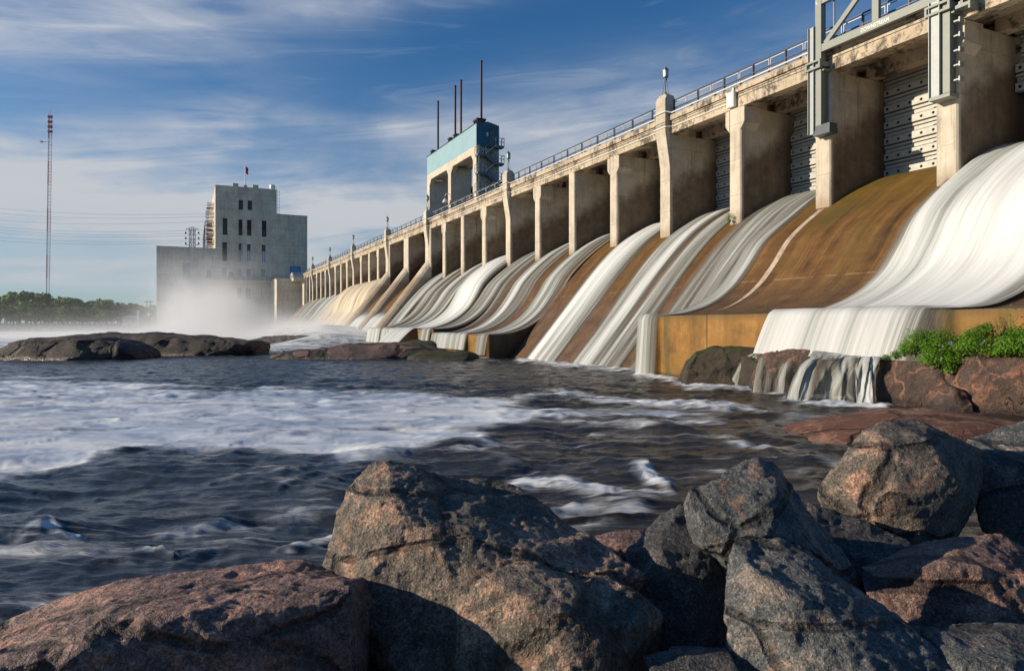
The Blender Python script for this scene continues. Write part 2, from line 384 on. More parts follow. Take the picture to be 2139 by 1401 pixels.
SEG = [(17.0, 42.3, L1), (42.3, 61.0, TOE), (61.0, 73.7, L2), (73.7, 98.0, L3), (98.0, 211.0, TOE)]
def prof_at(a):
    for a0, a1, q in SEG:
        if a0 <= a < a1: return q
    return TOE
for a0, a1, q in SEG:
    mb = MB(); n = len(q)
    vs = [(a0, p, z) for p, z in q]+[(a1, p, z) for p, z in q]
    mb.add(vs, [(i, i+1, n+i+1, n+i) for i in range(n-1)], 0)
    pe, ze = q[-1]
    mb.add([(a0, pe, ze), (a1, pe, ze), (a1, pe, -3), (a0, pe, -3)], [(0, 1, 2, 3)], 1)
    for a in (a0, a1): mb.add([(a, p, z) for p, z in q]+[(a, pe, -3), (a, q[0][0], -3)], [tuple(range(n+2))], 2)
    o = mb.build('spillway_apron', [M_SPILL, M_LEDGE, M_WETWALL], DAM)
    for pl in o.data.polygons:
        if pl.material_index == 0: pl.use_smooth = True
# pale seam running down the slope from the foot of the second pier
sm = [(p, z) for p, z in L1 if -.0 <= p <= 7.3]
mb = MB(); w = .09
for i in range(len(sm)-1):
    for j, (p, z) in enumerate((sm[i], sm[i+1])): pass
    k0, k1 = [max(.02, .17*(1-max(0, (p-4.5)/2.9))) for p in (sm[i][0], sm[i+1][0])]
    (p0, z0), (p1, z1) = sm[i], sm[i+1]; ac = 39.62
    mb.add([(ac-k0, p0, z0+.012), (ac+k0, p0, z0+.012), (ac+k1, p1, z1+.012), (ac-k1, p1, z1+.012)], [(0, 1, 2, 3)])
mb.build('lime_seam', M_SEAM, DAM)
# ---- piers
def plain_pier(w=.48, head=False, top=DECK0):
    mb = MB(); c = .07
    mb.prism([(-w+c, 0), (w-c, 0), (w, -c), (w, -6.4), (-w, -6.4), (-w, -c)], 6.5, top)
    if head:
        hw = .78
        for p0, p1 in ((.012, -1.25), (-4.0, -5.2)):
            for sgn in (-1, 1):
                x0, x1 = sgn*(w-.02), sgn*hw
                mb.prism([(x0, top-1.35), (x1, top-.95), (x1, top-.05), (x0, top-.05)], p0, p1, axis='y')
    return mb
def lamp_pier(w=.52):
    mb = plain_pier(w-.03)
    prof = [(-.02, 7.0), (.03, 7.0), (.03, 13.2), (.42, 15.6), (.42, 17.75), (.30, 18.05), (-.28, 18.05), (-.42, 17.75), (-.42, DECK1), (-.02, DECK1)]
    mb.prism(prof, -w, w, axis='x')
    mb.box(-.34, .34, -.26, .28, 18.03, 18.16)
    return mb
pm_plain = plain_pier().mesh('pier'); pm_head = plain_pier(head=True).mesh('pier_with_head'); pm_lamp = lamp_pier().mesh('pier_with_pilaster')
for me in (pm_plain, pm_head, pm_lamp): me.materials.append(M_PIER)
LAMPS = []
def put_pier(a, kind):
    o = bpy.data.objects.new('pier', dict(p=pm_plain, h=pm_head, l=pm_lamp)[kind]); COL.objects.link(o); o.parent = DAM; o.location = (a, 0, 0)
    if kind == 'l': LAMPS.append(a)
for a, k in zip(A_near, 'lhphlhphlhph'): put_pier(a, k)
for i, a in enumerate(A_far): put_pier(a, 'hphlhphlhphlpp'[i])
LAMPS.append(A_but[0]); LAMPS.append(A_but[2])
def buttress(a, w, lamp):
    mb = MB()
    # sloping rounded toe
    cs = []
    pr = [(-1.2, 12.2), (.0, 11.0), (2.0, 8.4), (4.5, 5.2), (8.3, .3), (9.5, -1.5)]
    vs, nn = [], 9
    for p, z in pr:
        for k in range(nn):
            t = -math.pi/2+math.pi*k/(nn-1)
            vs.append((w*math.sin(t), p-.55+.75*math.cos(t), z-.5+.62*math.cos(t)))
    fs = [(i*nn+k, i*nn+k+1, (i+1)*nn+k+1, (i+1)*nn+k) for i in range(len(pr)-1) for k in range(nn-1)]
    m = len(vs)
    for s in (0, nn-1):                               # side walls down into the apron
        lo = [(vs[i*nn+s][0], vs[i*nn+s][1]-2.5, vs[i*nn+s][2]-4.5) for i in range(len(pr))]
        k0 = len(vs); vs += lo
        fs += [(i*nn+s, (i+1)*nn+s, k0+i+1, k0+i) for i in range(len(pr)-1)]
    mb.add(vs, fs)
    mb.box(-w, w, -6.4, .0 if not lamp else -.02, 6, DECK0, c=.1)
    if lamp: 
        prof = [(-.02, 10.5), (.05, 10.5), (.05, 12.9), (.42, 15.6), (.42, 17.75), (.30, 18.05), (-.28, 18.05), (-.42, 17.75), (-.42, DECK1), (-.02, DECK1)]
        mb.prism(prof, -.62, .52, axis='x')
    o = mb.build('buttress_pier', M_PIER, DAM); o.location = (a, 0, 0)
for a, l in zip(A_but, (1, 0, 1)): buttress(a, 1.15, l)
# wide bays are closed by a wall
for a0, a1 in ((A_but[0], A_but[1]), (A_but[1], A_but[2])):
    MB().box(a0+1.1, a1-1.1, -4.6, -4.2, 6, DECK0).build('bay_wall', M_PIER, DAM)
# ---- deck
mb = MB(); ALLP = sorted(A_near+A_but+A_far); ends = [17.0]+ALLP+[211.0]
for a0, a1 in zip(ends[:-1], ends[1:]):
    g0, g1 = a0+.012, a1-.012
    mb.box(g0, g1, -.62, -.02, DECK0+.003, 16.30)      # front girder
    mb.box(g0, g1, -.68, .10, 16.30, DECK1)           # lip
    mb.box(g0+.3, g1-.3, -3.6, -2.9, DECK0+.02, 16.10)
    mb.box(g0, g1, -5.6, -5.0, DECK0-.5, 16.10)
mb.box(17.0, 211.0, -6.2, -.68, 16.08, DECK1-.02)
mb.build('deck', M_DECK, DAM)
# ---- steel stoplog gates
def gate_mesh(w):
    mb = MB(); z = 10.30; hole = MB()
    mb.box(-w, w, -.30, -.22, 10.2, 15.0, 1)
    while z < 14.9:
        mb.box(-w, w, -.22, .10, z+.03, z+.40); mb.box(-w, w, -.22, -.02, z+.46, z+.64); mb.box(-w, w, -.22, .06, z+.68, z+.80)
        for k in range(-4, 5):
            x = k*.62
            if abs(x) < w-.15:
                ring = [(x+.075*math.cos(t*math.pi/4), .106, z+.21+.075*math.sin(t*math.pi/4)) for t in range(8)]
                mb.add(ring, [tuple(range(8))], 1)
        mb.box(-.35, .0, -.2, .085, z+.40, z+.47, 1)
        z += .85
    mb.box(-w, w, -.2, .16, z+.02, z+.3)
    me = mb.mesh('gate'); me.materials.append(M_GATE); me.materials.append(M_BLACK); return me
gm = gate_mesh(2.68)
for a0, a1 in list(zip(A_near[1:-1], A_near[2:]))+list(zip(A_far[:-2], A_far[1:-1])):
    o = bpy.data.objects.new('gate', gm); COL.objects.link(o); o.parent = DAM; o.location = ((a0+a1)/2, -4.1, 0); o.scale = ((a1-a0-1.0)/5.4, 1, 1)
    if a0 in (78.05,): o.location.z = 1.6
o = bpy.data.objects.new('gate', gm); COL.objects.link(o); o.parent = DAM; o.location = ((26.75+33.22)/2, -4.1, 2.6)
# wall added upstream to block daylight behind the gates, keeping the slots dark
MB().box(17, 211, -6.9, -6.45, 9.5, 16.1).build('light_block_wall', M_WETWALL, DAM)
# ---- end abutment and the short wing to the powerhouse
mb = MB(); mb.box(206.4, 218, -6, .6, -2, DECK0); mb.box(212, 226, .6, 7.0, -2, 15.1); mb.box(207.5, 213, .58, 3.2, 14.6, 15.4)
mb.box(207.4, 213.1, .5, 3.35, 15.36, 15.6); mb.box(212-.15, 226, .5, 7.15, 15.1, 15.35)
mb.build('abutment', M_GREY, DAM)
mb = MB(); mb.box(211.6, 212, 6.6, 7.0, -2, 15.1); mb.build('abutment_edge', M_CONC, DAM)
# ================================================================= streaming water on the slopes (setting)
def sheet(name, a0, a1, prof, flow, pstart=-4.05, tan=0., lift=.22, jump=0., pend=None, na=46, mat_=None, tanf=None):
    q = prof[(prof[:, 0] >= pstart)]
    if pend is not None: q = q[q[:, 0] <= pend]
    d = np.gradient(q, axis=0); nrm = np.stack([-d[:, 1], d[:, 0]], 1); nrm /= np.linalg.norm(nrm, axis=1)[:, None]
    s = np.concatenate([[0], np.cumsum(np.hypot(*np.diff(q, axis=0).T))])
    ts = np.linspace(0, 1, na); al = a0+(a1-a0)*ts
    ft = np.interp(ts, [f[0] for f in flow], [f[1] for f in flow]); ft = ft+.05*sstep(.04, .3, ft)*(ft < .8)
    Vv, U, FL, TN = [], [], [], []
    for i, (p, z) in enumerate(q):
        wob = fbm(np.stack([al*1.1, np.full(na, s[i]*.05), np.full(na, a0)], 1), 3)*.25
        f = np.clip(ft+wob*(ft > .02), 0, 1.2)*(sstep(0, 3.0, s[i]) if pstart > 0 else 1)
        off = .03+(lift*(1-.85*sstep(6.0, 9.0, p)) if pstart > -40 and prof[-1, 1] > 0 else lift)*np.clip(f, 0, 1)*(1+.5*wob) + jump*np.clip(f, 0, 1)*math.sin(min(1, max(0, (s[i]-1)/9))*math.pi)
        lat = fbm(np.stack([al*.3, np.full(na, s[i]*.12), np.full(na, 3.+a0)], 1), 2)*.12
        Vv.append(np.stack([al, p+nrm[i, 0]*off, z+nrm[i, 1]*off], 1)); U.append(np.stack([al+lat, np.full(na, s[i])], 1))
        FL.append(f); TN.append(np.full(na, tan) if tanf is None else np.full(na, tan)*np.interp(ts, *zip(*tanf)))
    me = grid_mesh(name, np.concatenate(Vv), len(q), na, dict(flow=np.concatenate(FL), tan=np.concatenate(TN)), uv=np.concatenate(U))
    o = link(name, me, None, [mat_ or M_FLOW]); o.location = (DAM0[0], DAM0[1], 0); o.rotation_euler = (0, 0, DROT); return tag(o, kind='structure')
def curtain(name, a0, a1, ztop, zbot, flow, out=.5, na=40, p0=LED):       # free fall off a ledge
    t = np.linspace(0, 1, 16); q = np.stack([p0-.25+.28*np.minimum(1, t*4)+out*t**.62*np.clip((t-.1)/.9, 0, 1)**.5, np.where(t < .12, ztop+.05, ztop+.05-(ztop-zbot+.05)*((t-.12)/.88)**1.35)], 1)
    return sheet(name, a0, a1, q, flow, pstart=-50, lift=.05, na=na, mat_=M_FALL)
rnd = random.Random(5)
FLOWS = {  # bay start index in A_near : flow across the bay, from the side nearest the eye
 0: [(0, .7), (.08, 1.05), (.45, 1.2), (.72, .95), (.86, .62), (.95, .28), (1, .0)], 2: [(0, 0), (.17, .0), (.27, .5), (.5, .56), (.7, .48), (.88, .5), (.95, .15), (1, 0)],
 3: [(0, 0), (.08, .0), (.15, .55), (.30, .62), (.42, .38), (.52, .40), (.66, .9), (.8, .6), (.92, .3), (1, 0)],
 4: [(0, 0), (.12, .0), (.22, .3), (.32, .85), (.55, 1.0), (.76, .95), (.88, .35), (.95, .0), (1, 0)],
 5: [(0, 0), (.12, .0), (.2, .62), (.34, .55), (.42, .25), (.5, .25), (.58, .6), (.8, .72), (.95, .5), (1, .1)],
 6: [(0, .0), (.15, .0), (.28, .2), (.42, .62), (.6, .42), (.74, .72), (.9, .5), (1, .1)],
 7: [(0, .02), (.08, .05), (.2, .6), (.34, .25), (.46, .7), (.6, .4), (.72, .4), (.86, .6), (1, .1)],
 8: [(0, .1), (.1, .85), (.4, 1.1), (.9, 1.05), (1, .3)],
 9: [(0, .05), (.12, .35), (.3, .62), (.5, .4), (.7, .68), (.9, .6), (1, .1)],
 10: [(0, .1), (.2, .5), (.45, .25), (.7, .6), (.95, .5), (1, .1)], 11: [(0, .1), (.2, .55), (.5, .6), (.8, .5), (1, .05)]}
ALLN = A_near+[A_but[0]]
for k, fl in FLOWS.items():
    a0, a1 = ALLN[k], ALLN[k+1]
    cuts = [a0]+[s[0] for s in SEG if a0+.05 < s[0] < a1-.05]+[a1]
    for c0, c1 in zip(cuts[:-1], cuts[1:]):           # a bay that straddles the end of a ledge is cut there
        sub = [((t*(a1-a0)+a0-c0)/(c1-c0), f) for t, f in fl]
        if k == 0: c1 = 33.55; sub = fl
        if k == 5 and c0 < 60: sub = [(t, f*(1 if t < .55 else 0)) for t, f in sub if t < .6]+[(.75, 0), (1, 0)]
        sheet('water', c0, c1, prof_at((c0+c1)/2), sub, lift=.26 if k in (0, 8) else .14, jump=.4 if k == 8 else .3 if k == 0 else 0, na=max(8, int(52*(c1-c0)/(a1-a0))))
# curtains over the ledges
curtain('water', 40.75, 42.32, 2.88, 0, [(0, .0), (.06, .3), (.3, .45), (.5, .6), (.8, .5), (1, .45)], .22)
curtain('water', 26.7, 33.75, 2.92, 1.35, [(0, .05), (.05, .3), (.14, .42), (.22, .62), (.34, .95), (.5, 1.05), (1, 1.15)], .95, 90)
curtain('water', 61.0, 63.2, 1.73, .25, [(0, .5), (.5, .6), (.9, .5), (1, .1)], .3)
curtain('water', 65.0, 73.6, 1.73, .5, [(0, .2), (.08, .7), (.8, .75), (1, .6)], .3, 60)
curtain('water', 73.9, 77.0, 2.1, .8, [(0, .3), (.3, .6), (1, .6)], .3)
curtain('water', 78.5, 85.5, 2.15, .3, [(0, .8), (.2, 1.1), (1, 1.1)], 2.2, 60)
curtain('water', 86.5, 97.6, 2.1, .5, [(0, .7), (.3, .9), (.45, .2), (.5, .8), (1, .9)], .3, 60)
# far bays
for a0, a1 in ((A_but[0], A_but[1]), (A_but[1], A_but[2])):
    sheet('water', a0+.9, a1-.9, TOE, [(0, .3), (.2, .9), (.8, 1.0), (1, .5)], pstart=3.2, lift=.6)
for i, (a0, a1) in enumerate(zip([A_but[2]]+A_far[:-2], A_far[:-1])):
    tanv = 1.0 if i in (0, 1, 2, 3) else .85 if i in (4, 5) else 0
    if i in (0, 1, 2, 3): fl = [(0, .3), (.12, .9), (.5, 1.15), (.88, .95), (1, .25)]
    elif i < 8: fl = [(0, .3), (.2, .8), (.8, 1.0), (1, .35)]
    else: fl = [(0, .05), (.25, rnd.uniform(.4, .7)), (.5, rnd.uniform(.2, .6)), (.8, rnd.uniform(.4, .8)), (1, .05)]
    sheet('water', a0, a1, TOE, fl, lift=.5 if i < 6 else .2, jump=1.3 if i < 4 else .2, tan=tanv, na=34)
# ================================================================= things on the dam
def dam_empty(name, a, p, z, label, cat, group=None): return empty(name, W(a, p, z), DROT, label, cat, group)
def a_at(px, p):                                      # position along the dam of photo column px on the line p
    u = (px-CX)/F; return -(DAM0[0]+p*NX-u*p*NY)/(DX-u*DY)
def p_at(px, a):
    u = (px-CX)/F; return -(DAM0[0]+a*DX-u*a*DY)/(NX-u*NY)
def z_at(py, a, p): return CAMH+(HY-py)/F*W(a, p).y
# ---- guard rails
gr = dam_empty('guard_railing', 17, -.3, DECK1, 'dark blue-black pipe railing with two rails along the front edge of the dam deck', 'railing')
pm = MB().box(-.035, .035, -.03, .03, -.12, 1.1).mesh('post'); pm.materials.append(M_RAIL)
a, k = 18.2, 0
while a < 211:
    if min(abs(a-l) for l in LAMPS) > .45:
        o = link('post', pm, gr); o.location = (a-17, 0, 0)
    a += 2.42
for z in (1.08, .55): MB().box(0, 194, -.028, .028, z-.03, z+.03).build('rail', M_RAIL, gr)
lr = dam_empty('guard_railing', 17, -.40, DECK1, 'pale grey panelled railing set behind the dark railing on the dam deck', 'railing')
fm = MB(); 
for x in (0.06, 1.2, 2.34): fm.box(x-.022, x+.022, -.02, .02, 0, 1.0)
fm.box(.04, 2.36, -.02, .02, .97, 1.02); fm.box(.04, 2.36, -.02, .02, .48, .51)
fmm = fm.mesh('panel'); fmm.materials.append(M_LRAIL)
for k in range(80): link('panel', fmm, lr).location = (k*2.42, 0, 0)
# ---- conduits along the face
def run_pts(p, pl, z, a0, a1, rise=.0):
    pts = [(a0, p, z)]
    for l in sorted(LAMPS):
        if a0 < l < a1: pts += [(l-.9, p, z), (l-.62, pl, z+rise), (l+.62, pl, z+rise), (l+.9, p, z)]
    pts.append((a1, p, z)); return [Vector((q[0], q[1], q[2])) for q in pts]
cd = dam_empty('conduit', 0, 0, 0, 'white pipe on brackets along the top edge of the dam face', 'pipe')
MB().tube(run_pts(.17, .50, DECK1+.10, 18, 211, .12), .045, 6).build('pipe', M_WHITE, cd)
bm_ = MB(); bm_.box(-.05, .05, -.1, .17, -.05, .03); bmm = bm_.mesh('bracket'); bmm.materials.append(M_DSTEEL)
for k in range(70): link('bracket', bmm, cd).location = (19+k*2.2, .02, DECK1+.06)
cd = dam_empty('conduit', 45.97, 0, 0, 'thinner pale pipe lower on the dam face, running away from the white box', 'pipe')
MB().tube([v-Vector((45.97, 0, 0)) for v in run_pts(.03, .46, DECK0+.42, 46.4, 211, .0)], .032, 6).build('pipe', M_WHITE, cd)
for zz, nm in ((16.18, 'thin upper'), (16.02, 'thin lower')):
    cd = dam_empty('cable', 0, 0, 0, nm+' dark cable fixed along the dam girder face', 'cable')
    MB().tube(run_pts(.0, .445, zz, 18, 211), .018, 5).build('line', M_DSTEEL, cd)
bx = dam_empty('junction_box', 46.12, 0.02, 15.50, 'white metal junction box fixed on the girder above the headed pier', 'electrical box')
mb = MB(); mb.box(-.31, .31, -.02, .24, 0, .84, c=.03); mb.box(-.33, .33, -.02, .27, .82, .87); mb.build('housing', M_WHITE, bx)
MB().box(-.25, .25, .24, .262, .06, .78).build('door', M_WHITE, bx)
mb = MB(); mb.box(-.24, -.08, .0, .16, .87, 1.12); mb.tube([(-.16, .08, 1.1), (-.16, .08, 1.32), (-.3, .05, 1.36)], .03, 6); mb.build('conduit_head', M_LRAIL, bx)
# ---- lamps on the pilasters
def make_lamp():
    e = empty('lamp_post')
    mb = MB()
    for sx, sy in ((-1, -1), (1, -1), (1, 1), (-1, 1)):
        mb.tube([(sx*.19, sy*.17, 0), (sx*.13, sy*.12, .28), (sx*.085, sy*.08, .7), (sx*.06, sy*.055, 1.14)], [.034, .03, .027, .03], 6)
    mb.box(-.10, .10, -.10, .10, .13, .19); mb.lathe([(.05, 0), (.05, .3), (.03, .36)], 8); mb.build('leg_stand', M_LAMP, e)
    mb = MB(); mb.lathe([(.05, 1.06), (.11, 1.12), (.085, 1.17), (.20, 1.25), (.215, 1.30), (.20, 1.31)], 6, rot=.3)
    for k in range(6):
        t = .3+k*math.pi/3; mb.tube([(.195*math.cos(t), .195*math.sin(t), 1.28), (.205*math.cos(t), .205*math.sin(t), 1.74)], .02, 5)
    mb.lathe([(.235, 1.72), (.245, 1.77), (.17, 1.85), (.09, 1.94), (.035, 1.99), (.03, 2.03), (.008, 2.16)], 6, rot=.3); mb.build('lantern_frame', M_LAMP, e)
    MB().lathe([(.175, 1.29), (.19, 1.74)], 6, rot=.3).build('lantern_glass', M_FROST, e)
    return e
lab = {0: 'verdigris lantern on the tall pilaster nearest the steel frame', 1: 'lantern on the second tall pilaster, just right of the blue-clad tower',
       2: 'lantern on the buttress pilaster standing in front of the left leg of the blue-clad tower', 3: 'lantern on the buttress pilaster left of the blue-clad tower, first of the four beyond it',
       4: 'lantern on the second pilaster to the left beyond the buttresses', 5: 'small lantern third from the far end beyond the buttresses', 6: 'smallest lantern on the last pilaster beside the powerhouse'}
proto = make_lamp()
for i, l in enumerate(sorted(l for l in LAMPS if l > 30)):
    o = proto if i == 0 else copy_tree(proto)
    o.location = W(l, 0.0, 18.155); o.rotation_euler = (0, 0, DROT); tag(o, lab[i], 'lamp', 'lanterns along the dam deck')
# ---- steel guide frame for the gates
sf = dam_empty('gate_guide_frame', 36.4, .35, 12.2, 'grey steel guide frame lettered DOWNSTREAM, bolted over two piers with a truss between', 'steel frame')
def loc(a, p, z): return (a-36.4, p-.35, z-12.2)
def fbox(mb, a0, a1, p0, p1, z0, z1, mi=0): x0, y0, w0 = loc(a0, p0, z0); x1, y1, w1 = loc(a1, p1, z1); return mb.box(x0, x1, y0, y1, w0, w1, mi)
def ibeam(a0, a1, p0, p1, z0, z1):                    # H column, flanges facing front and back
    mb = MB(); t = .03
    fbox(mb, a0, a1, p1-t, p1, z0, z1); fbox(mb, a0, a1, p0, p0+t, z0, z1); am = (a0+a1)/2; fbox(mb, a0+.02, a0+.05, p0+t, p1-t, z0, z1); fbox(mb, a1-.09, a1-.06, p0+t, p1-t, z0, z1); return mb
c1 = ibeam(39.28, 39.64, .22, .56, 12.3, 23.0); c1.build('column', M_STEEL, sf)
c2 = ibeam(32.72, 33.06, .22, .56, 12.3, 23.0); c2.build('column', M_STEEL, sf)
def channel(a0, a1, p0, p1, z0, z1):
    mb = MB(); t = .03
    fbox(mb, a0+t, a1-t, p1-t, p1-.0, z0, z1); fbox(mb, a0, a0+t, p0, p1+.09, z0, z1); fbox(mb, a1-t, a1, p0, p1+.09, z0, z1)
    x0, y0, _ = loc(a0, p1, 0); 
    return mb
o = channel(39.66, 40.02, .22, .58, 12.25, 17.75).build('guide_channel', M_GALV, sf)
channel(33.08, 33.56, .22, .62, 12.25, 16.35).build('guide_channel', M_GALV, sf)
def chord(name, z, h, a0=33.06, a1=39.3, p0=.34, p1=.54):
    mb = MB(); fbox(mb, a0, a1, p1-.03, p1, z-h/2, z+h/2); fbox(mb, a0, a1, p0, p1-.03, z+h/2-.03, z+h/2); fbox(mb, a0, a1, p0, p1-.03, z-h/2, z-h/2+.03); return mb.build(name, M_STEEL, sf)
ZL, ZU, AM = 16.52, 18.93, 36.25
chord('lower_chord', ZL, .38); chord('upper_chord', ZU, .34); chord('upper_chord', 22.2, .34)
def web(name, p, q, w=.25):
    MB().bar(loc(p[0], .44, p[1]), loc(q[0], .44, q[1]), .14, w).build(name, M_STEEL, sf)
web('diagonal', (39.1, ZL+.18), (AM+.25, ZU-.1)); web('diagonal', (AM-.25, ZU-.1), (33.25, ZL+.18))
mb = MB(); fbox(mb, AM-.17, AM+.17, .50, .53, ZL+.19, ZU-.17); fbox(mb, AM-.17, AM-.13, .34, .5, ZL+.19, ZU-.17); fbox(mb, AM+.13, AM+.17, .34, .5, ZL+.19, ZU-.17); mb.build('vertical_strut', M_STEEL, sf)
MB().tube([loc(38.75, .25, ZL+.19), loc(38.75, .25, ZU-.1)], .05, 8).build('pipe', M_GALV, sf)
mb = MB(); fbox(mb, 38.72, 39.72, .02, .62, 12.12, 12.38); fbox(mb, 38.74, 39.70, .05, .58, 12.38, 12.62); mb.build('base_plate', M_DSTEEL, sf)
mb = MB(); fbox(mb, 32.66, 33.58, .02, .66, 12.10, 12.25); mb.build('base_plate', M_STEEL, sf)
def clamp(a0, a1, z):
    mb = MB()
    for dz in (0, .34): fbox(mb, a0, a1, .60, .74, z+dz, z+dz+.10)
    fbox(mb, a0, a0+.10, .0, .74, z+.1, z+.34); fbox(mb, a1-.10, a1, .0, .74, z+.1, z+.34); fbox(mb, a0-.05, a0+.4, .0, .5, z-.14, z-.02); return mb
clamp(39.2, 40.12, 15.5).build('clamp', M_STEEL, sf); clamp(32.62, 33.72, 15.75).build('clamp', M_STEEL, sf)
mb = MB(); fbox(mb, 31.9, 32.7, .02, .5, 15.7, 15.85); fbox(mb, 31.9, 32.7, .02, .5, 16.2, 16.35); fbox(mb, 32.25, 32.35, .05, .45, 15.85, 16.2); fbox(mb, 31.86, 31.94, .02, .6, 15.5, 16.5); mb.build('clamp', M_STEEL, sf)
for k in range(6):
    mb = MB(); z = 12.75+k*.62; fbox(mb, 32.40, 32.72, .22, .40, z, z+.06); fbox(mb, 32.36, 32.42, .16, .46, z-.07, z+.13); mb.build('lug', M_GALV, sf)
for z in (13.2, 14.0, 14.8): 
    mb = MB(); fbox(mb, 39.62, 39.68, .57, .60, z, z+.06); mb.build('bolt', M_DSTEEL, sf)
def lettering(txt, size, a, p, z, parent, origin, sx=1.0, name='lettering', m=None, rot=None):
    cu = bpy.data.curves.new('txt', 'FONT'); cu.body = txt; cu.size = size; cu.extrude = .004; cu.align_x = 'LEFT'; cu.offset = size*.012
    t = bpy.data.objects.new('txt', cu); COL.objects.link(t); dg = bpy.context.evaluated_depsgraph_get()
    me = bpy.data.meshes.new_from_object(t.evaluated_get(dg)); bpy.data.objects.remove(t); bpy.data.curves.remove(cu)
    o = link(name, me, parent, [m or M_WHITE])
    o.matrix_local = Matrix.Translation(Vector((a, p, z))-Vector(origin)) @ (rot or Matrix(((-1, 0, 0, 0), (0, 0, 1, 0), (0, 1, 0, 0), (0, 0, 0, 1)))) @ Matrix.Diagonal((sx, 1, 1, 1))
    return o
lettering('DOWNSTREAM', .27, a_at(1798, .545), .546, ZL-.10, sf, (36.4, .35, 12.2), .78)
lettering('L', .26, 39.60, .566, ZU-.10, sf, (36.4, .35, 12.2)); lettering('L', .26, 39.16, .546, ZU-.06, sf, (36.4, .35, 12.2))
# ================================================================= blue-clad lift tower
TA0, TA1, TP0, TP1 = 103.6, 125.2, -7.0, -10.44
tw = dam_empty('lift_tower', TA0, TP0, DECK1, 'concrete gate tower with pale blue metal cladding, tall rusty stems and zigzag stairs', 'tower')
def tl(a, p, z): return (a-TA0, p-TP0, z-DECK1)
def tbox(mb, a0, a1, p0, p1, z0, z1, mi=0): x0, y0, w0 = tl(a0, p0, z0); x1, y1, w1 = tl(a1, p1, z1); return mb.box(x0, x1, min(y0, y1), max(y0, y1), w0, w1, mi)
mb = MB(); cw = 1.25; mids = [TA0, (TA0+TA1)/2-cw/2, TA1-cw]
for a in mids: tbox(mb, a, a+cw, TP0, TP1, 10.0, 26.6)
tbox(mb, TA0+.01, TA1-.01, TP0-.01, TP0-.8, 26.6, 27.62); tbox(mb, TA0+.01, TA1-.01, TP1+.01, TP1+.8, 26.6, 27.62); tbox(mb, TA0+.02, TA1-.02, TP0-.8, TP1+.8, 26.9, 27.3)
for i in (0, 1):                                      # haunched corners of the two openings
    x0, x1 = mids[i]+cw, mids[i+1]
    for x, s in ((x0, 1), (x1, -1)):
        q = [tl(x, 0, 26.6), tl(x+s*.8, 0, 26.6), tl(x, 0, 25.7)]
        mb.prism([(v[0], v[2]) for v in q], -.02, -.8, axis='y')
mb.build('concrete_frame', M_TOWERC, tw)
MB().prism([(0, 27.6-DECK1), (.0, 30.62-DECK1), (-1.72, 31.0-DECK1), (-3.44, 30.62-DECK1), (-3.44, 27.6-DECK1)], .03, TA1-TA0, axis='x').build('cladding', M_TEAL, tw)
mb = MB(); mb.prism([(.02, 27.6-DECK1), (.02, 30.66-DECK1), (-1.72, 31.04-DECK1), (-3.46, 30.66-DECK1), (-3.46, 27.6-DECK1)], -.06, .03, axis='x'); mb.build('end_cladding', M_TEAL_SHADE, tw)
mb = MB(); mb.box(-.09, TA1-TA0+.1, -.02, .10, 13.98, 14.04); mb.build('roof_edge', M_DSTEEL, tw)
MB().box(-.10, -.06, -2.75, -1.95, 11.2, 13.2).build('door', simple('door_bronze', (.10, .13, .12), .5), tw)
MB().box(-.16, -.06, -1.75, -1.5, 12.35, 12.85).build('wall_box', M_WHITE, tw)
MB().box(-.22, -.06, -2.5, -2.15, 13.35, 13.5).build('door_lamp', M_ORANGE, tw)
for px, yt in ((915, 212), (951, 180), (963, 168), (1005.5, 128)):
    pp = -8.4; a = a_at(px, pp); zt = z_at(yt, a, pp)
    MB().tube([tl(a, pp, 29), tl(a, pp, zt)], .17, 8).tube([tl(a, pp, zt-.1), tl(a, pp, zt+.06)], .2, 8).build('hoist_stem', M_RUST, tw)
for px in (904, 940.5, 952, 996):
    pp = -7.5; a = a_at(px, pp); mb = MB(); w = .9 if px < 990 else 1.6
    tbox(mb, a-w/2, a+w/2, -7.2, -8.6, 31.25, 31.5)
    for s in (-.4, .4): tbox(mb, a+s*w-.06, a+s*w+.06, -7.3, -7.5, 30.6, 31.25); tbox(mb, a+s*w-.06, a+s*w+.06, -8.3, -8.5, 30.6, 31.25)
    mb.build('stem_bracket', M_RUST, tw)
# hoist gear inside the two openings
for i in (0, 1):
    am = mids[i]+cw+4.1
    for k, s in enumerate((-1.3, 1.3)):
        MB().tube([tl(am+s, -9.2, 17.0), tl(am+s, -9.2, 23.2)], .13, 6).build('guide_rod', M_BLACK, tw)
    mb = MB(); 
    for z in (17.4, 22.9): tbox(mb, am-2.0, am+2.0, -9.0, -9.5, z, z+.3)
    for s in (-1.8, 1.8): tbox(mb, am+s-.12, am+s+.12, -9.0, -9.5, 16.9, 23.3)
    mb.build('hoist_frame', M_BLACK, tw)
    MB().tube([tl(am-.2, -8.9, 17), tl(am-.2, -8.9, 26.8)], .09, 6).build('stem', M_DSTEEL, tw)
    MB().tube([tl(am-3.0, -8.5, 24.0), tl(am-3.0, -8.5, 26.8)], .1, 6).build('stem', M_GALV, tw)
MB().tube([tl(mids[1]+cw+1.8, -8.4, 16.8), tl(mids[1]+cw+1.8, -8.4, 23.0)], .26, 8).build('blue_pipe', simple('blue_pipe_paint', (.12, .22, .38), .5), tw)
mb = MB(); tbox(mb, TA0+.9, TA0+4.6, -7.3, -7.5, 20.6, 20.8); mb.build('crane_arm', M_ORANGE, tw)
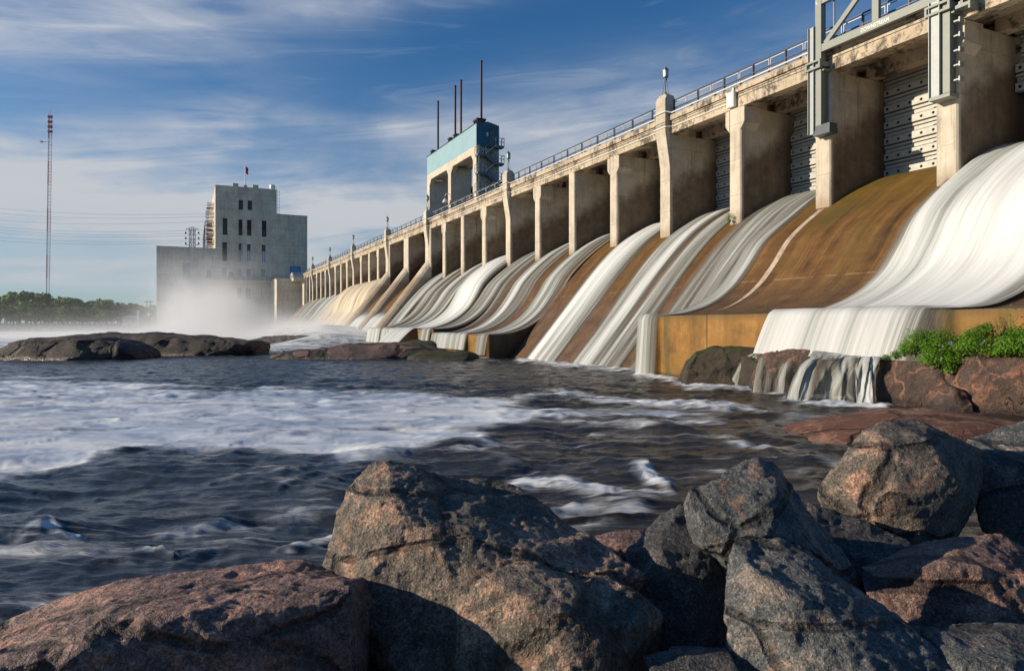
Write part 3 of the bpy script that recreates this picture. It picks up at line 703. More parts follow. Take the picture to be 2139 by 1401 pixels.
a = mids[1]+.5; mb = MB(); mb.tube([tl(a, -7, 22.6), tl(a, -6.4, 22.6), tl(a, -6.2, 22.2)], .06, 6); mb.lathe([(.12, 5.2), (.42, 4.7), (.44, 4.62)], 10, c=(a-TA0, .75)); mb.build('floodlight', M_WHITE, tw)
# zigzag stairs on the end wall
def landing(name, p0, p1, z):
    mb = MB(); a0, a1 = TA0-1.15, TA0-.06
    tbox(mb, a0, a1, p0, p1, z-.28, z)
    pts = [(a0+.03, p0), (a0+.03, p1)]
    for zz in (.55, 1.05): mb.bar(tl(a0+.03, p0, z+zz), tl(a0+.03, p1, z+zz), .05, .05)
    pend = p1 if p1 < -9 else p0
    for zz in (.55, 1.05): mb.bar(tl(a0+.03, pend, z+zz), tl(a1, pend, z+zz), .05, .05)
    for q in np.linspace(p0, p1, 4): tbox(mb, a0+.0, a0+.06, q-.03, q+.03, z, z+1.05)
    tbox(mb, a1-.06, a1, pend-.03, pend+.03, z, z+1.05)
    return mb.build(name, M_LAMP2, tw)
M_LAMP2 = simple('blue_grey_stair_steel', (.13, .17, .19), .5, .1, .2, 4)
fz, bz = [26.2, 23.7, 21.1], [27.6, 25.2, 22.7]
for z in fz: landing('stair_landing', -6.75, -8.0, z)
for z in bz: landing('stair_landing', -9.5, -10.75, z)
def flight(z0, p0, z1, p1):
    st = MB(); 
    for a in (TA0-.95, TA0-.2):
        st.bar(tl(a, p0, z0-.1), tl(a, p1, z1-.1), .06, .24); st.bar(tl(a, p0, z0+.95), tl(a, p1, z1+.95), .05, .05); st.bar(tl(a, p0, z0+.5), tl(a, p1, z1+.5), .04, .04)
    n = 8
    for k in range(n+1):
        t = k/n; q = p0+(p1-p0)*t; z = z0+(z1-z0)*t; tbox(st, TA0-.95, TA0-.2, q-.12, q+.12, z-.06, z)
    st.build('stair_flight', M_LAMP2, tw)
for i in range(3):
    flight(bz[i], -9.5, fz[i], -8.0)
    if i < 2: flight(fz[i], -8.0, bz[i+1], -9.5)
flight(fz[2], -8.0, 18.6, -9.7)
mb = MB()
for p in (-7.0, -9.9): 
    tbox(mb, TA0-1.12, TA0-1.0, p-.06, p+.06, DECK1, 27.4)
mb.build('stair_post', M_LAMP2, tw)
# ================================================================= powerhouse
BA = 228.0
ph = empty('powerhouse', W(BA, 16.5, 0), DROT, 'grey board-marked concrete powerhouse with a stepped tower, narrow windows and blue door', 'building')
def bl(a, p, z): return (a-BA, p-16.5, z)
def PZ(zx, zy):                                       # detail view of the facade -> p, z on the facade plane
    px, py = zx/3.787+300, zy/3.787+330; p = p_at(px, BA); return p, z_at(py, BA, p)
WIN = []                                              # p0,p1,z0,z1,kind
def win(x0, x1, y0, y1, kind, wing):
    p0, z1 = PZ(x0, y0); p1, z0 = PZ(x1, y1); WIN.append((min(p0, p1), max(p0, p1), z0, z1, kind, wing))
for x0, x1, y0, y1 in ((752, 787, 330, 410), (823, 858, 335, 413)): win(x0, x1, y0, y1, 'dark', 't')
win(625, 663, 475, 610, 'dark', 't'); win(622, 660, 665, 815, 'dark', 't'); win(618, 655, 865, 940, 'grey', 't')
for x0, x1, y0, y1 in ((748, 782, 485, 612), (818, 853, 488, 615)): win(x0, x1, y0, y1, 'red', 't')
win(935, 972, 494, 625, 'red', 't')
for x0, x1, y0, y1 in ((743, 778, 672, 815), (815, 850, 677, 818), (932, 968, 682, 825)): win(x0, x1, y0, y1, 'framed', 't')
for x0, x1, y0, y1 in ((740, 773, 873, 935), (812, 846, 875, 935), (930, 963, 878, 940)): win(x0, x1, y0, y1, 'white', 't')
win(672, 705, 900, 940, 'dark', 't'); win(740, 775, 1030, 1115, 'grey', 't'); win(808, 848, 1030, 1115, 'grey', 't')
win(310, 368, 828, 960, 'green', 'l'); win(497, 533, 890, 945, 'grey', 'l')
P_R, P_T0, P_T1, P_L = -3.6, 5.12, 21.7, 36.56
def wall(p0, p1, z0, z1, holes, name, m, th=.55):
    xs = sorted({p0, p1, *[h[0] for h in holes], *[h[1] for h in holes]}); zs = sorted({z0, z1, *[h[2] for h in holes], *[h[3] for h in holes]})
    mb = MB()
    for x0, x1 in zip(xs[:-1], xs[1:]):
        for w0, w1 in zip(zs[:-1], zs[1:]):
            xm, zm = (x0+x1)/2, (w0+w1)/2
            if any(h[0] < xm < h[1] and h[2] < zm < h[3] for h in holes): continue
            mb.add([bl(BA, x0, w0), bl(BA, x1, w0), bl(BA, x1, w1), bl(BA, x0, w1)], [(0, 1, 2, 3)])
    for h in holes:
        a = [bl(BA, h[0], h[2]), bl(BA, h[1], h[2]), bl(BA, h[1], h[3]), bl(BA, h[0], h[3])]; b = [bl(BA+th, *q) for q in ((h[0], h[2]), (h[1], h[2]), (h[1], h[3]), (h[0], h[3]))]
        mb.add(a+b, [(i, (i+1) % 4, 4+(i+1) % 4, 4+i) for i in range(4)])
    me = mb.mesh(name); return mb
def volume(p0, p1, z1, depth, holes, name):
    mb = wall(p0, p1, -1.0, z1, holes, name, M_GREY)
    q = [(BA, p0), (BA, p1), (BA+depth, p1), (BA+depth, p0)]
    lo = [bl(a, p, -1) for a, p in q]; hi = [bl(a, p, z1) for a, p in q]
    mb.add(lo+hi, [(1, 2, 6, 5), (2, 3, 7, 6), (3, 0, 4, 7), (4, 5, 6, 7)])
    me = bpy.data.meshes.new(name); me.from_pydata(mb.v, [], mb.f); bm = bmesh.new(); bm.from_mesh(me); bmesh.ops.remove_doubles(bm, verts=bm.verts, dist=.001); bmesh.ops.recalc_face_normals(bm, faces=bm.faces); bm.to_mesh(me); bm.free()
    return link(name, me, ph, [M_GREY])
dp0, dz1 = PZ(1155, 855); dp1, dz0 = PZ(1245, 922); DOOR = (min(dp0, dp1), max(dp0, dp1), dz0, dz1)
volume(P_T0, P_T1, 42.2, 60, [w[:4] for w in WIN if w[5] == 't'], 'tower_block')
volume(P_R, P_T0-.004, 35.1, 50, [DOOR], 'right_wing'); volume(P_T1+.004, P_L, 24.2, 60, [w[:4] for w in WIN if w[5] == 'l'], 'left_wing')
mb = MB()
def fb(mb, p0, p1, z0, z1, d0, d1): x0, y0, w0 = bl(BA+d0, p0, z0); x1, y1, w1 = bl(BA+d1, p1, z1); return mb.box(min(x0, x1), max(x0, x1), min(y0, y1), max(y0, y1), w0, w1)
pil = [(705, 750), (790, 822), (862, 908)]
for x0, x1 in pil:
    a, _ = PZ(x0, 300); b, _ = PZ(x1, 300); a, b = min(a, b), max(a, b)
    if x0 == 790: fb(mb, a+.1, b-.1, 42.0, 43.0, -.2, .9)
    else: fb(mb, a, b, 39.5, 43.3, -.3, .9)
fb(mb, PZ(742, 0)[0]-.3, PZ(735, 0)[0], 13, 42.0, -.12, 0); fb(mb, PZ(868, 0)[0]-.1, PZ(860, 0)[0], 13, 42.0, -.12, 0)
mb.build('pilaster', M_GREY, ph)
mb = MB()
for p0, p1, z, dd in ((P_T0, P_T1, 42.2, 60), (P_R, P_T0-.05, 35.1, 50), (P_T1+.05, P_L, 24.2, 60)): fb(mb, p0-.06, p1+.06, z, z+.25, -.08, dd)
mb.build('parapet', M_GREY, ph)
for p0, p1, z0, z1, kind, wing in WIN:
    gl = {'dark': M_GLASS, 'red': M_GLASS, 'framed': M_PGLASS, 'white': M_GLASS, 'grey': simple('grey_infill', (.12, .125, .12), .8) if 'M_INF' not in globals() else M_INF, 'green': M_PGLASS}[kind]
    if kind == 'grey': M_INF = gl
    fr = MB(); t = .09; d0, d1 = .36, .46
    for q in ((p0, p0+t, z0, z1), (p1-t, p1, z0, z1), (p0, p1, z1-t, z1), (p0, p1, z0, z0+t)): fb(fr, *q, d0, d1)
    nz = 3 if kind in ('dark', 'red') else 5
    zlo = z0 if kind != 'framed' else z0; zhi = z1 if kind not in ('red', 'framed') else z0+(z1-z0)*(.4 if kind == 'red' else .62)
    if kind != 'grey':
        for k in range(1, nz): z = zlo+(zhi-zlo)*k/nz; fb(fr, p0, p1, z-.05, z+.05, d0+.01, d1-.01)
    if kind in ('framed', 'white', 'green', 'red'): pm = (p0+p1)/2; fb(fr, pm-.035, pm+.035, zlo, zhi, d0+.02, d1-.02)
    w = fr.build('window', M_WHITE if kind in ('framed', 'white') else M_LAMP if kind == 'green' else M_DSTEEL, ph)
    pn = MB()
    if kind == 'green':
        zm = z0+(z1-z0)*.42; fb(pn, p0, p1, zm, z1, .5, .54); pn.build('pane', M_PGLASS, w); fb(MB(), 0, 1, 0, 1, 0, 1); q = MB(); fb(q, p0, p1, z0, zm-.005, .5, .54); q.build('pane', M_GGLASS, w)
    elif kind in ('red', 'framed'):
        fb(pn, p0, p1, z0, zhi, .5, .54); pn.build('pane', gl, w); q = MB(); fb(q, p0, p1, zhi+.005, z1, .44, .54); q.build('shutter', M_SHUT if kind == 'red' else M_GLASS, w)
    else: fb(pn, p0, p1, z0, z1, .5, .54); pn.build('pane', gl, w)
mb = MB(); fb(mb, DOOR[0], DOOR[1], DOOR[2], DOOR[3], .3, .4); mb.build('door', M_BLUE, ph)
mb = MB(); t = .7; fb(mb, DOOR[0]-t, DOOR[1]+t, DOOR[3], DOOR[3]+.5, -.18, 0); fb(mb, DOOR[0]-t, DOOR[0], DOOR[2], DOOR[3], -.18, 0); fb(mb, DOOR[1], DOOR[1]+t, DOOR[2], DOOR[3], -.18, 0); mb.build('door_frame', M_GREY, ph)
# terrace with railing
tp0, tp1 = 6.9, p_at(430, BA); mb = MB(); fb(mb, tp0, tp1, 15.0, 15.45, -2.2, -.01); mb.build('terrace', M_GREY, ph)
mb = MB()
for z in (15.95, 16.5): mb.bar(bl(BA-2.1, tp0, z), bl(BA-2.1, tp1, z), .07, .07)
for p in np.linspace(tp0, tp1, 15): mb.bar(bl(BA-2.1, p, 15.4), bl(BA-2.1, p, 16.5), .07, .07)
mb.build('terrace_railing', M_DSTEEL, ph)
mb = MB()
for z in np.arange(35.5, 42, .9): mb.bar(bl(BA+.5, P_T0-.05, z), bl(BA+.5, P_T0-.9, z), .06, .06)
for p in (P_T0-.25, P_T0-.8): mb.bar(bl(BA+.5, p, 35.2), bl(BA+.5, p, 42.6), .06, .06)
mb.build('ladder', M_DSTEEL, ph)
mb = MB(); c = bl(BA+2, P_T0+1.0, 0); mb.lathe([(.6, 42.4), (.85, 43.2), (.85, 44.0), (.3, 44.2)], 10, c=(c[0], c[1])); mb.build('roof_vent', M_WHITE, ph)
for k in range(3):                                    # transformer bushings on the left wing roof, against the sunlit flank
    for j in range(5):
        a = BA+6+k*9; p = P_T1+.6+(.5 if j % 2 else 0); z = 26+j*2.6
        mb = MB()
        for i in range(5): mb.bar(bl(a, P_T1+.1, z+i*.42), bl(a, P_T1+2.0, z+i*.42), .22, .16)
        mb.build('insulator', M_SHUT, ph)
mb = MB()
for a in (BA+4, BA+10, BA+18, BA+26): mb.bar(bl(a, P_T1+2.6, 24.3), bl(a, P_T1+2.6, 33-(a-BA)*.1), .14, .14)
mb.bar(bl(BA+4, P_T1+2.6, 32), bl(BA+26, P_T1+2.6, 30), .14, .14); mb.bar(bl(BA+4, P_T1+2.6, 28), bl(BA+26, P_T1+2.6, 28), .14, .14); mb.build('roof_gantry', M_DSTEEL, ph)
# flagpole
fp, fz0 = PZ(808, 225); fx = BA+1.6
fl = empty('flagpole', W(fx, fp, 42.4), DROT, 'white flagpole with a limp red flag on the powerhouse tower', 'flagpole')
MB().lathe([(.16, 0), (.13, 3), (.09, 6.6), (.16, 6.65), (.12, 6.85), (.02, 6.95)], 8).build('pole', M_WHITE, fl)
fm_, g_, b_ = mat('red_flag'); setp(g_, b_, col=(.55, .03, .03), rough=.8)
vs = []; 
for i in range(9):
    for j in range(6): vs.append((.10*math.sin(i*.9+j*.6)*(j/5), -.1-.14*j-.03*math.sin(i*1.1), 6.45-.26*i-.10*j))
mb = MB(); mb.add(vs, [(i*6+j, i*6+j+1, (i+1)*6+j+1, (i+1)*6+j) for i in range(8) for j in range(5)]); mb.build('flag', fm_, fl, smooth=True)
# white railings on the short link deck
wr = empty('guard_railing', W(207.5, 3.3, 15.6), DROT, 'low white railing on the short link between dam and powerhouse', 'railing')
mb = MB(); 
for z in (.5, 1.0): mb.box(-.04, 5.6, -.04, .04, z-.04, z+.04); mb.box(-.04, .04, -2.7, 0, z-.04, z+.04)
for k in range(5): mb.box(k*1.39-.04, k*1.39+.04, -.04, .04, 0, 1.0)
mb.box(2.0, 2.7, -.05, .06, .3, 1.3); mb.build('rail', M_WHITE, wr)
ar = empty('guard_railing', W(212, 7.0, 15.35), DROT, 'thin dark railing round the top of the grey abutment', 'railing')
mb = MB()
for z in (.55, 1.1): mb.box(-.03, .03, -6.3, 0, z-.03, z+.03); mb.box(0, 13, -.03, .03, z-.03, z+.03)
for k in range(6): mb.box(-.03, .03, -k*1.26-.03, -k*1.26+.03, 0, 1.1)
for k in range(8): mb.box(k*1.8-.03, k*1.8+.03, -.03, .03, 0, 1.1)
mb.build('rail', M_DSTEEL, ar)
# ================================================================= far shore, mast, pylon, wires
mg, g, b = mat('far_grass'); n = g.noise(g.pos(), .08, 6, .6); setp(g, b, col=g.ramp(n, [(.35, (.035, .05, .018)), (.65, (.10, .13, .035))]), rough=.9)
ys = np.array([318, 323, 327, 333, 345, 380, 500, 900, 2500, 8000.]); zs = np.array([-1.5, .6, 1.8, 2.4, 2.8, 3.2, 4, 6, 10, 14.]); xs = np.linspace(-1, 1, 60)
V = np.concatenate([np.stack([-140+xs*(520+y*1.2), y+6*np.sin(xs*9)+0*xs, z+.5*np.sin(xs*23+y)], 1) for y, z in zip(ys, zs)])
tag(link('terrain', grid_mesh('terrain', V, len(ys), 60), None, [mg]), kind='structure')
M_BARK = simple('bark', (.06, .05, .04), .9)
def leafmat(name, c0, c1, c2):
    m, g, b = mat(name); n = g.noise(g.obj(), .22, 3, .6); r = S(g, g.n('ShaderNodeObjectInfo').outputs['Random']); n2 = g.noise(g.obj(), 3, 2, .6)
    setp(g, b, col=g.ramp(n*.6+n2*.3+r*.12, [(.3, c0), (.52, c1), (.75, c2)]), rough=.75, spec=.2); b.inputs['Transmission Weight'].default_value = 0; return m
M_LEAF = [leafmat('far_leaf_dark', (.08, .125, .035), (.15, .22, .06), (.24, .32, .10)), leafmat('far_leaf_mid', (.13, .19, .05), (.23, .31, .085), (.33, .41, .14))]
def make_tree(h, w, mat_, seed, nleaf=2200, conic=False, ls=.55):
    rr = np.random.default_rng(seed); e = empty('tree')
    mb = MB(); mb.tube([(0, 0, 0), (.1, .05, h*.35), (-.1, .1, h*.7), (0, 0, h*.93)], [.32, .25, .14, .04], 7)
    for k in range(7):
        t = rr.uniform(0, 6.28); z0 = h*rr.uniform(.3, .65); L = w*rr.uniform(.5, .8)
        mb.tube([(0, 0, z0), (math.cos(t)*L*.5, math.sin(t)*L*.5, z0+L*.45), (math.cos(t)*L, math.sin(t)*L, z0+L*.8)], [.12, .08, .03], 5)
    mb.build('trunk', M_BARK, e)
    nc = 34; cen = []
    while len(cen) < nc:
        q = rr.uniform(-1, 1, 3)
        if np.linalg.norm(q) > 1: continue
        z = h*(.58+.40*q[2]); f = (1-max(0, (z/h-.25))/.85) if conic else 1
        cen.append((q[0]*w*f, q[1]*w*f, z, rr.uniform(.16, .34)*w))
    cen = np.array(cen); ci = rr.integers(0, nc, nleaf); d = rr.normal(size=(nleaf, 3)); d /= np.linalg.norm(d, axis=1)[:, None]
    P0 = cen[ci, :3]+d*(cen[ci, 3]*rr.uniform(.55, 1.05, nleaf))[:, None]*np.array([1, 1, .8])
    nn = d+rr.normal(size=(nleaf, 3))*.55; nn /= np.linalg.norm(nn, axis=1)[:, None]
    t = np.cross(nn, rr.normal(size=(nleaf, 3))); t /= np.linalg.norm(t, axis=1)[:, None]; bb = np.cross(nn, t); s = rr.uniform(.6, 1.3, nleaf)[:, None]*ls
    vs = np.stack([P0-t*s, P0+bb*s*.6, P0+t*s, P0-bb*s*.6], 1).reshape(-1, 3)
    me = bpy.data.meshes.new('crown'); me.from_pydata(vs.tolist(), [], np.arange(nleaf*4).reshape(-1, 4).tolist()); link('crown', me, e, [mat_]); return e
protos = [make_tree(15, 5.2, M_LEAF[0], 1), make_tree(13, 5.8, M_LEAF[1], 2), make_tree(10.5, 4.2, M_LEAF[1], 3), make_tree(16.5, 3.6, M_LEAF[0], 4, conic=True)]
labs = ['tall dark-green broad tree in the hazy row on the far shore', 'wide mid-green tree in the hazy row on the far shore', 'short pale-green tree at the front of the hazy far shore', 'slim pointed dark tree in the hazy row on the far shore']
rt = random.Random(3); used = [0]*4
spots = []
for i in range(64):
    px = -60+i*6.2+rt.uniform(-3, 3); row = i % 3; y = (352, 372, 395)[row]+rt.uniform(-5, 5); k = rt.choice((0, 0, 1, 3) if row else (2, 1, 2))
    top = np.interp(px, [-60, 0, 60, 100, 150, 200, 250, 290, 340], [610, 613, 609, 618, 621, 625, 627, 631, 640])+rt.uniform(-2, 7)
    if row == 0: top += 20
    if row == 0 and 235 < px < 300: continue
    spots.append((px, y, top, k))
for px, y, top, k in spots:
    o = protos[k] if not used[k] else copy_tree(protos[k]); used[k] = 1
    v = P(px, HY, y); o.location = (v.x, y, 2.6); H0 = (15, 13, 10.5, 16.5)[k]; s = ((HY-top)/F*y+CAMH-2.6)/H0; o.scale = (s*rt.uniform(.95, 1.25), s*1.1, s); o.rotation_euler = (0, 0, rt.uniform(0, 6.28))
    tag(o, labs[k], 'tree', 'trees along the far shore')
# stones along the far waterline: one mass
mb = MB(); rr = random.Random(9)
for k in range(420):
    px = rr.uniform(-150, 345); v = P(px, HY, rr.uniform(317, 322)); r = rr.uniform(.4, 1.1)
    pts = [(v.x+r*1.3*math.cos(t+rr.uniform(-.3, .3)), v.y+r*math.sin(t)) for t in np.linspace(0, 6.28, 6)[:-1]]
    mb.prism(pts, -.3, r*rr.uniform(.8, 1.5), top=[(v.x+(x-v.x)*.5, v.y+(y-v.y)*.5) for x, y in pts])
tag(mb.build('shore_stones', simple('pale_shore_stone', (.23, .22, .21), .9, 0, .3, 1)), kind='stuff')
# red and white lattice mast
my = 450.0; b0 = P(98, 640, my); t0 = P(104.5, 240, my)
ms = empty('radio_mast', (b0.x, my, 3), 0, 'very tall red and white lattice radio mast behind the far trees', 'mast')
M_RED = simple('mast_red', (.40, .07, .06), .6, 0, .1); M_WH2 = simple('mast_white', (.62, .60, .60), .6, 0, .08)
N = 9; hz = (t0.z-3)/N; lean = (t0.x-b0.x)/(t0.z-3)
for k in range(N):
    mb = MB(); w = 1.15; cor = [(w*math.cos(t), w*math.sin(t)) for t in (.4, .4+2.094, .4+4.189)]; n = 7
    for c in cor: mb.bar((c[0]+lean*k*hz, c[1], k*hz), (c[0]+lean*(k+1)*hz, c[1], (k+1)*hz), .17, .17)
    for i in range(n):
        z0, z1 = k*hz+hz*i/n, k*hz+hz*(i+1)/n
        for j in range(3):
            c, d = cor[j], cor[(j+1) % 3]; mb.bar((c[0]+lean*z0, c[1], z0), (d[0]+lean*z1, d[1], z1), .10, .10); mb.bar((c[0]+lean*z0, c[1], z0), (d[0]+lean*z0, d[1], z0), .10, .10)
    mb.build('mast_section', M_RED if k % 2 == 0 else M_WH2, ms)
mb = MB(); zt = hz*N
for k in range(4): mb.box(lean*zt-1.3, lean*zt+1.4, -.5, .5, zt-2-k*3.2, zt-.6-k*3.2)
mb.tube([(lean*zt, 0, zt), (lean*zt, 0, zt+3)], .15, 6); mb.build('antenna_panel', M_RED, ms)
mb = MB(); z = zt*.87; mb.box(lean*z-6, lean*z, -.1, .1, z, z+.3); mb.box(lean*z-6, lean*z-4.6, -.6, .6, z-.2, z+.9); mb.build('antenna_arm', M_WH2, ms)
# lattice pylon behind the left wing
py_ = 300.0; pb = P(401.5, 518, py_); s = py_/F
pyl = empty('pylon', (pb.x, py_, 3), 0, 'grey lattice pylon standing behind the low left wing of the powerhouse', 'pylon')
mb = MB(); zt = CAMH+(HY-474)*s-3; hw = 4.5*s
lv = np.linspace(14, zt-4*s, 9)
for sx in (-1, 1):
    for sy in (-1, 1): mb.bar((sx*hw*1.5, sy*hw*1.5, 0), (sx*hw, sy*hw, 14), .16, .16); mb.bar((sx*hw, sy*hw, 14), (sx*hw, sy*hw, zt-4*s), .14, .14); mb.bar((sx*hw, sy*hw, zt-4*s), (0, 0, zt), .12, .12)
for z0, z1 in zip(lv[:-1], lv[1:]):
    for sx, sy, tx, ty in ((-1, -1, 1, -1), (-1, 1, 1, 1), (-1, -1, -1, 1), (1, -1, 1, 1)):
        mb.bar((sx*hw, sy*hw, z0), (tx*hw, ty*hw, z1), .10, .10); mb.bar((tx*hw, ty*hw, z0), (sx*hw, sy*hw, z1), .10, .10)
mb.build('lattice_body', M_DSTEEL, pyl)
mb = MB(); z = zt-5*s
for zz in (z, z-32*s): mb.bar((-14*s, 0, zz), (14*s, 0, zz), .16, .16)
mb.bar((-14*s, 0, z), (0, 0, zt), .1, .1); mb.bar((14*s, 0, z), (0, 0, zt), .1, .1); mb.build('crossarm', M_DSTEEL, pyl)
for sx in (-1, 1):
    for k in range(3): MB().lathe([(.1, z-k*11*s-1), (.34, z-k*11*s-2), (.34, z-k*11*s-6*s), (.1, z-k*11*s-7*s)], 6, c=(sx*13.5*s, 0)).build('insulator', M_BLACK, pyl)
# power lines from beyond the left edge to the powerhouse roof
M_WIRE = simple('wire', (.10, .10, .11), .6)
lines = [(-90, 452, 436, 462), (-90, 437, 436, 452), (-90, 466, 434, 480), (-90, 478, 434, 490), (-90, 487, 436, 500), (-90, 426, 438, 446), (-90, 495, 400, 505), (-90, 472, 400, 487)]
wl = ['top', 'second', 'fourth', 'fifth', 'sixth', 'uppermost faint', 'lowest', 'third']
for (x0, y0, x1, y1), nm in zip(lines, wl):
    A_, B_ = P(x0, y0, 300), P(x1, y1, 250 if x1 > 410 else 300); pts = []
    for t in np.linspace(0, 1, 22):
        q = A_.lerp(B_, t); q.z -= 4*t*(1-t)*2.0; pts.append(q)
    o = empty('power_line', A_, 0, 'thin dark power line crossing the sky to the powerhouse roof', 'power line', 'power lines left of the powerhouse')
    MB().tube([p-A_ for p in pts], .036, 4).build('wire', M_WIRE, o)
# wooden H pole, shed, fence posts
hp = P(310, 681, 290); e = empty('power_pole', (hp.x, 290, 2), 0, 'two-legged wooden power pole left of the powerhouse', 'pole')
for sx in (-.7, .7): MB().tube([(sx, 0, 0), (sx, 0, 11.2)], .16, 6).build('pole', M_BARK, e)
MB().box(-1.8, 1.8, -.1, .1, 10.3, 10.6).build('crossarm', M_BARK, e)
sh = P(273, 681, 342); e = empty('shed', (sh.x, 342, 2.6), 0, 'low shed with a blue-grey roof among the far trees', 'shed')
MB().box(-4.2, 4.2, 0, 5, 0, 3.4).build('wall', M_GREY, e); MB().prism([(-.4, 3.3), (5.4, 3.3), (2.5, 4.9)], -4.5, 4.5, axis='x').build('roof', simple('blue_grey_roof', (.11, .14, .18), .6), e)
bk = P(289, 681, 330); e = empty('marker_post', (bk.x, 330, 2.2), 0, 'grey concrete marker post on the far bank near the powerhouse', 'post')
MB().box(-.5, .5, -.4, .4, 0, 7.2, c=.1).build('column', M_GREY, e); MB().box(-.8, .8, -.6, .6, 7.2, 7.6).build('cap', M_GREY, e)
fe = empty('shore_fence', (-260, 328, 2.0), 0, 'thin wire fence along the far bank below the trees', 'fence')
mb = MB(); 
for k in range(60): mb.box(k*2.8-.05, k*2.8+.05, -.05, .05, 0, 1.9)
mb.build('posts', M_LRAIL, fe); mb = MB(); mb.box(0, 166, -.02, .02, 1.8, 1.86); mb.box(0, 166, -.02, .02, .9, .95); mb.build('wire', M_LRAIL, fe)
# ================================================================= the pool
def seg_d(px, py, pts):                               # distance in photo pixels to a polyline, and the position along it
    best = np.full(px.shape, 1e9)
    for (x0, y0), (x1, y1) in zip(pts[:-1], pts[1:]):
        dx, dy = x1-x0, y1-y0; t = np.clip(((px-x0)*dx+(py-y0)*dy)/(dx*dx+dy*dy), 0, 1)
        best = np.minimum(best, np.hypot((px-x0-t*dx)*.45, py-y0-t*dy))
    return best
ysr = np.concatenate([np.geomspace(1.6, 60, 620), np.geomspace(60.6, 330, 150), np.geomspace(340, 9000, 24)])
us = np.concatenate([np.linspace(-3.2, -.86, 50)[:-1], np.linspace(-.86, .86, 640), np.linspace(.86, 3.2, 50)[1:]])
Ux, Yy = np.meshgrid(us, ysr); Xx = Ux*Yy; x, y = Xx.ravel(), Yy.ravel()
ppx = CX+F*x/y; ppy = HY+CAMH*F/y
ra, rp = (x-DAM0[0])*DX+(y-DAM0[1])*DY, (x-DAM0[0])*NX+(y-DAM0[1])*NY
def n2(fx, fy, o=3, k=0., ridge=False): return fbm(np.stack([x*fx, y*fy, np.full(len(x), k)], 1), o, ridge=ridge)
wob = n2(.25, .6, 3, 5.)
# main drifting foam field, bounded above and below
top = np.interp(ppx, [-900, 0, 200, 300, 430, 560, 760, 1000, 1080, 1200], [775, 786, 790, 798, 812, 806, 810, 822, 838, 860])
bot = np.interp(ppx, [-900, 0, 120, 200, 280, 400, 560, 700, 850, 1000, 1100, 1200], [1010, 1000, 985, 955, 938, 950, 936, 948, 938, 905, 880, 862])
foam = sstep(-8, 22, ppy-top+wob*14)*sstep(-22, 14, bot-ppy+wob*22)
foam *= .86+.3*n2(.3, .9, 3, 9.)
strokes = [([(1080, 832), (1200, 828), (1290, 838), (1520, 858)], 7, .75), ([(1440, 846), (1600, 860)], 4, .65), ([(1060, 870), (1250, 880), (1500, 885)], 16, .55), ([(1240, 905), (1400, 918), (1500, 920), (1620, 950), (1750, 978)], 9, .6),
    ([(1090, 1012), (1160, 1006), (1260, 1030)], 17, 1.0), ([(1250, 1040), (1400, 1036)], 8, .6), ([(1345, 985), (1375, 1010), (1395, 1020)], 13, .95), ([(1180, 1085), (1290, 1060), (1340, 1045)], 22, .55), ([(1220, 1105), (1330, 1085)], 18, .5),
    ([(960, 935), (1010, 940), (1060, 965)], 16, .32), ([(500, 1000), (560, 985), (590, 992)], 8, .62), ([(590, 1022), (620, 1012)], 6, .4), ([(40, 1135), (100, 1118), (150, 1140)], 12, .75), ([(0, 1165), (120, 1170), (260, 1190)], 18, .42),
    ([(340, 1120), (470, 1098), (560, 1102)], 10, .5), ([(420, 1160), (490, 1130), (545, 1112)], 18, .42), ([(600, 1165), (640, 1150), (690, 1135)], 10, .8), ([(560, 1080), (680, 1060)], 26, .30), ([(310, 1160), (360, 1180)], 5, .55), ([(230, 1040), (300, 1030)], 12, .3),
    ([(1335, 784), (1400, 792)], 7, 1.0), ([(1090, 752), (1200, 762), (1330, 772)], 7, 1.0), ([(1450, 808), (1560, 806), (1640, 834), (1840, 850)], 10, 1.0), ([(1400, 800), (1470, 815)], 6, .5), ([(1800, 850), (1950, 862)], 8, .3), ([(1650, 980), (1740, 1000)], 20, .3), ([(900, 752), (1030, 750)], 3, .55), ([(1450, 990), (1600, 1000), (1700, 1010)], 14, .25)]
fs = np.zeros(len(x))
for pts, w, s in strokes: 
    d = seg_d(ppx, ppy+wob*6, pts); fs = np.maximum(fs, s*np.exp(-(d/w)**2))
crest = fs.copy(); field = np.clip(foam, 0, 1); foam = np.maximum(foam, fs)
foam = np.maximum(foam, sstep(60, 74, y)*sstep(880, 760, ppx)*(.80+.3*n2(.1, .2, 3, 2.)))           # white water behind the left rocks
boil = sstep(3, 7, rp)*sstep(22, 11, rp)*sstep(92, 106, ra)*sstep(214, 196, ra)
foam = np.maximum(foam, boil*1.15); foam = np.clip(foam+n2(1.2, 3., 2, 4.)*.10*(foam > .05), 0, 1.2)
calm = sstep(34, 24, y)                                # small ripples under the dam, chop in front
xw = x+.9*n2(.35, .6, 2, 21.); yw = y+.5*n2(.3, .5, 2, 22.)
n3_ = lambda fx, fy, o, k, r=False: fbm(np.stack([xw*fx+yw*.12, yw*fy-xw*.10, np.full(len(x), k)], 1), o, ridge=r)
chop = .115*n3_(.26, .62, 3, 1.)+.06*n3_(.6, 1.25, 4, 3., True)*.5
chop += .020*n2(1.5, 4.0, 3, 8.)*(1-.75*np.clip(field, 0, 1))
h = chop*(.25+.95*calm*(1-.25*sstep(.4, .8, foam))) + .012*n2(2.4, 6.5, 3, 6.)*sstep(45, 12, y)*(1-.8*np.clip(field, 0, 1))+.065*n2(1.0, 2.3, 3, 16.)*sstep(16, 28, y)*sstep(120, 60, y)
h += .085*crest*(1+.8*n2(2, 5, 2, 3.))
h += boil*(1.7+1.0*n2(.09, .16, 2, 7.))
h *= sstep(1500, 300, y)
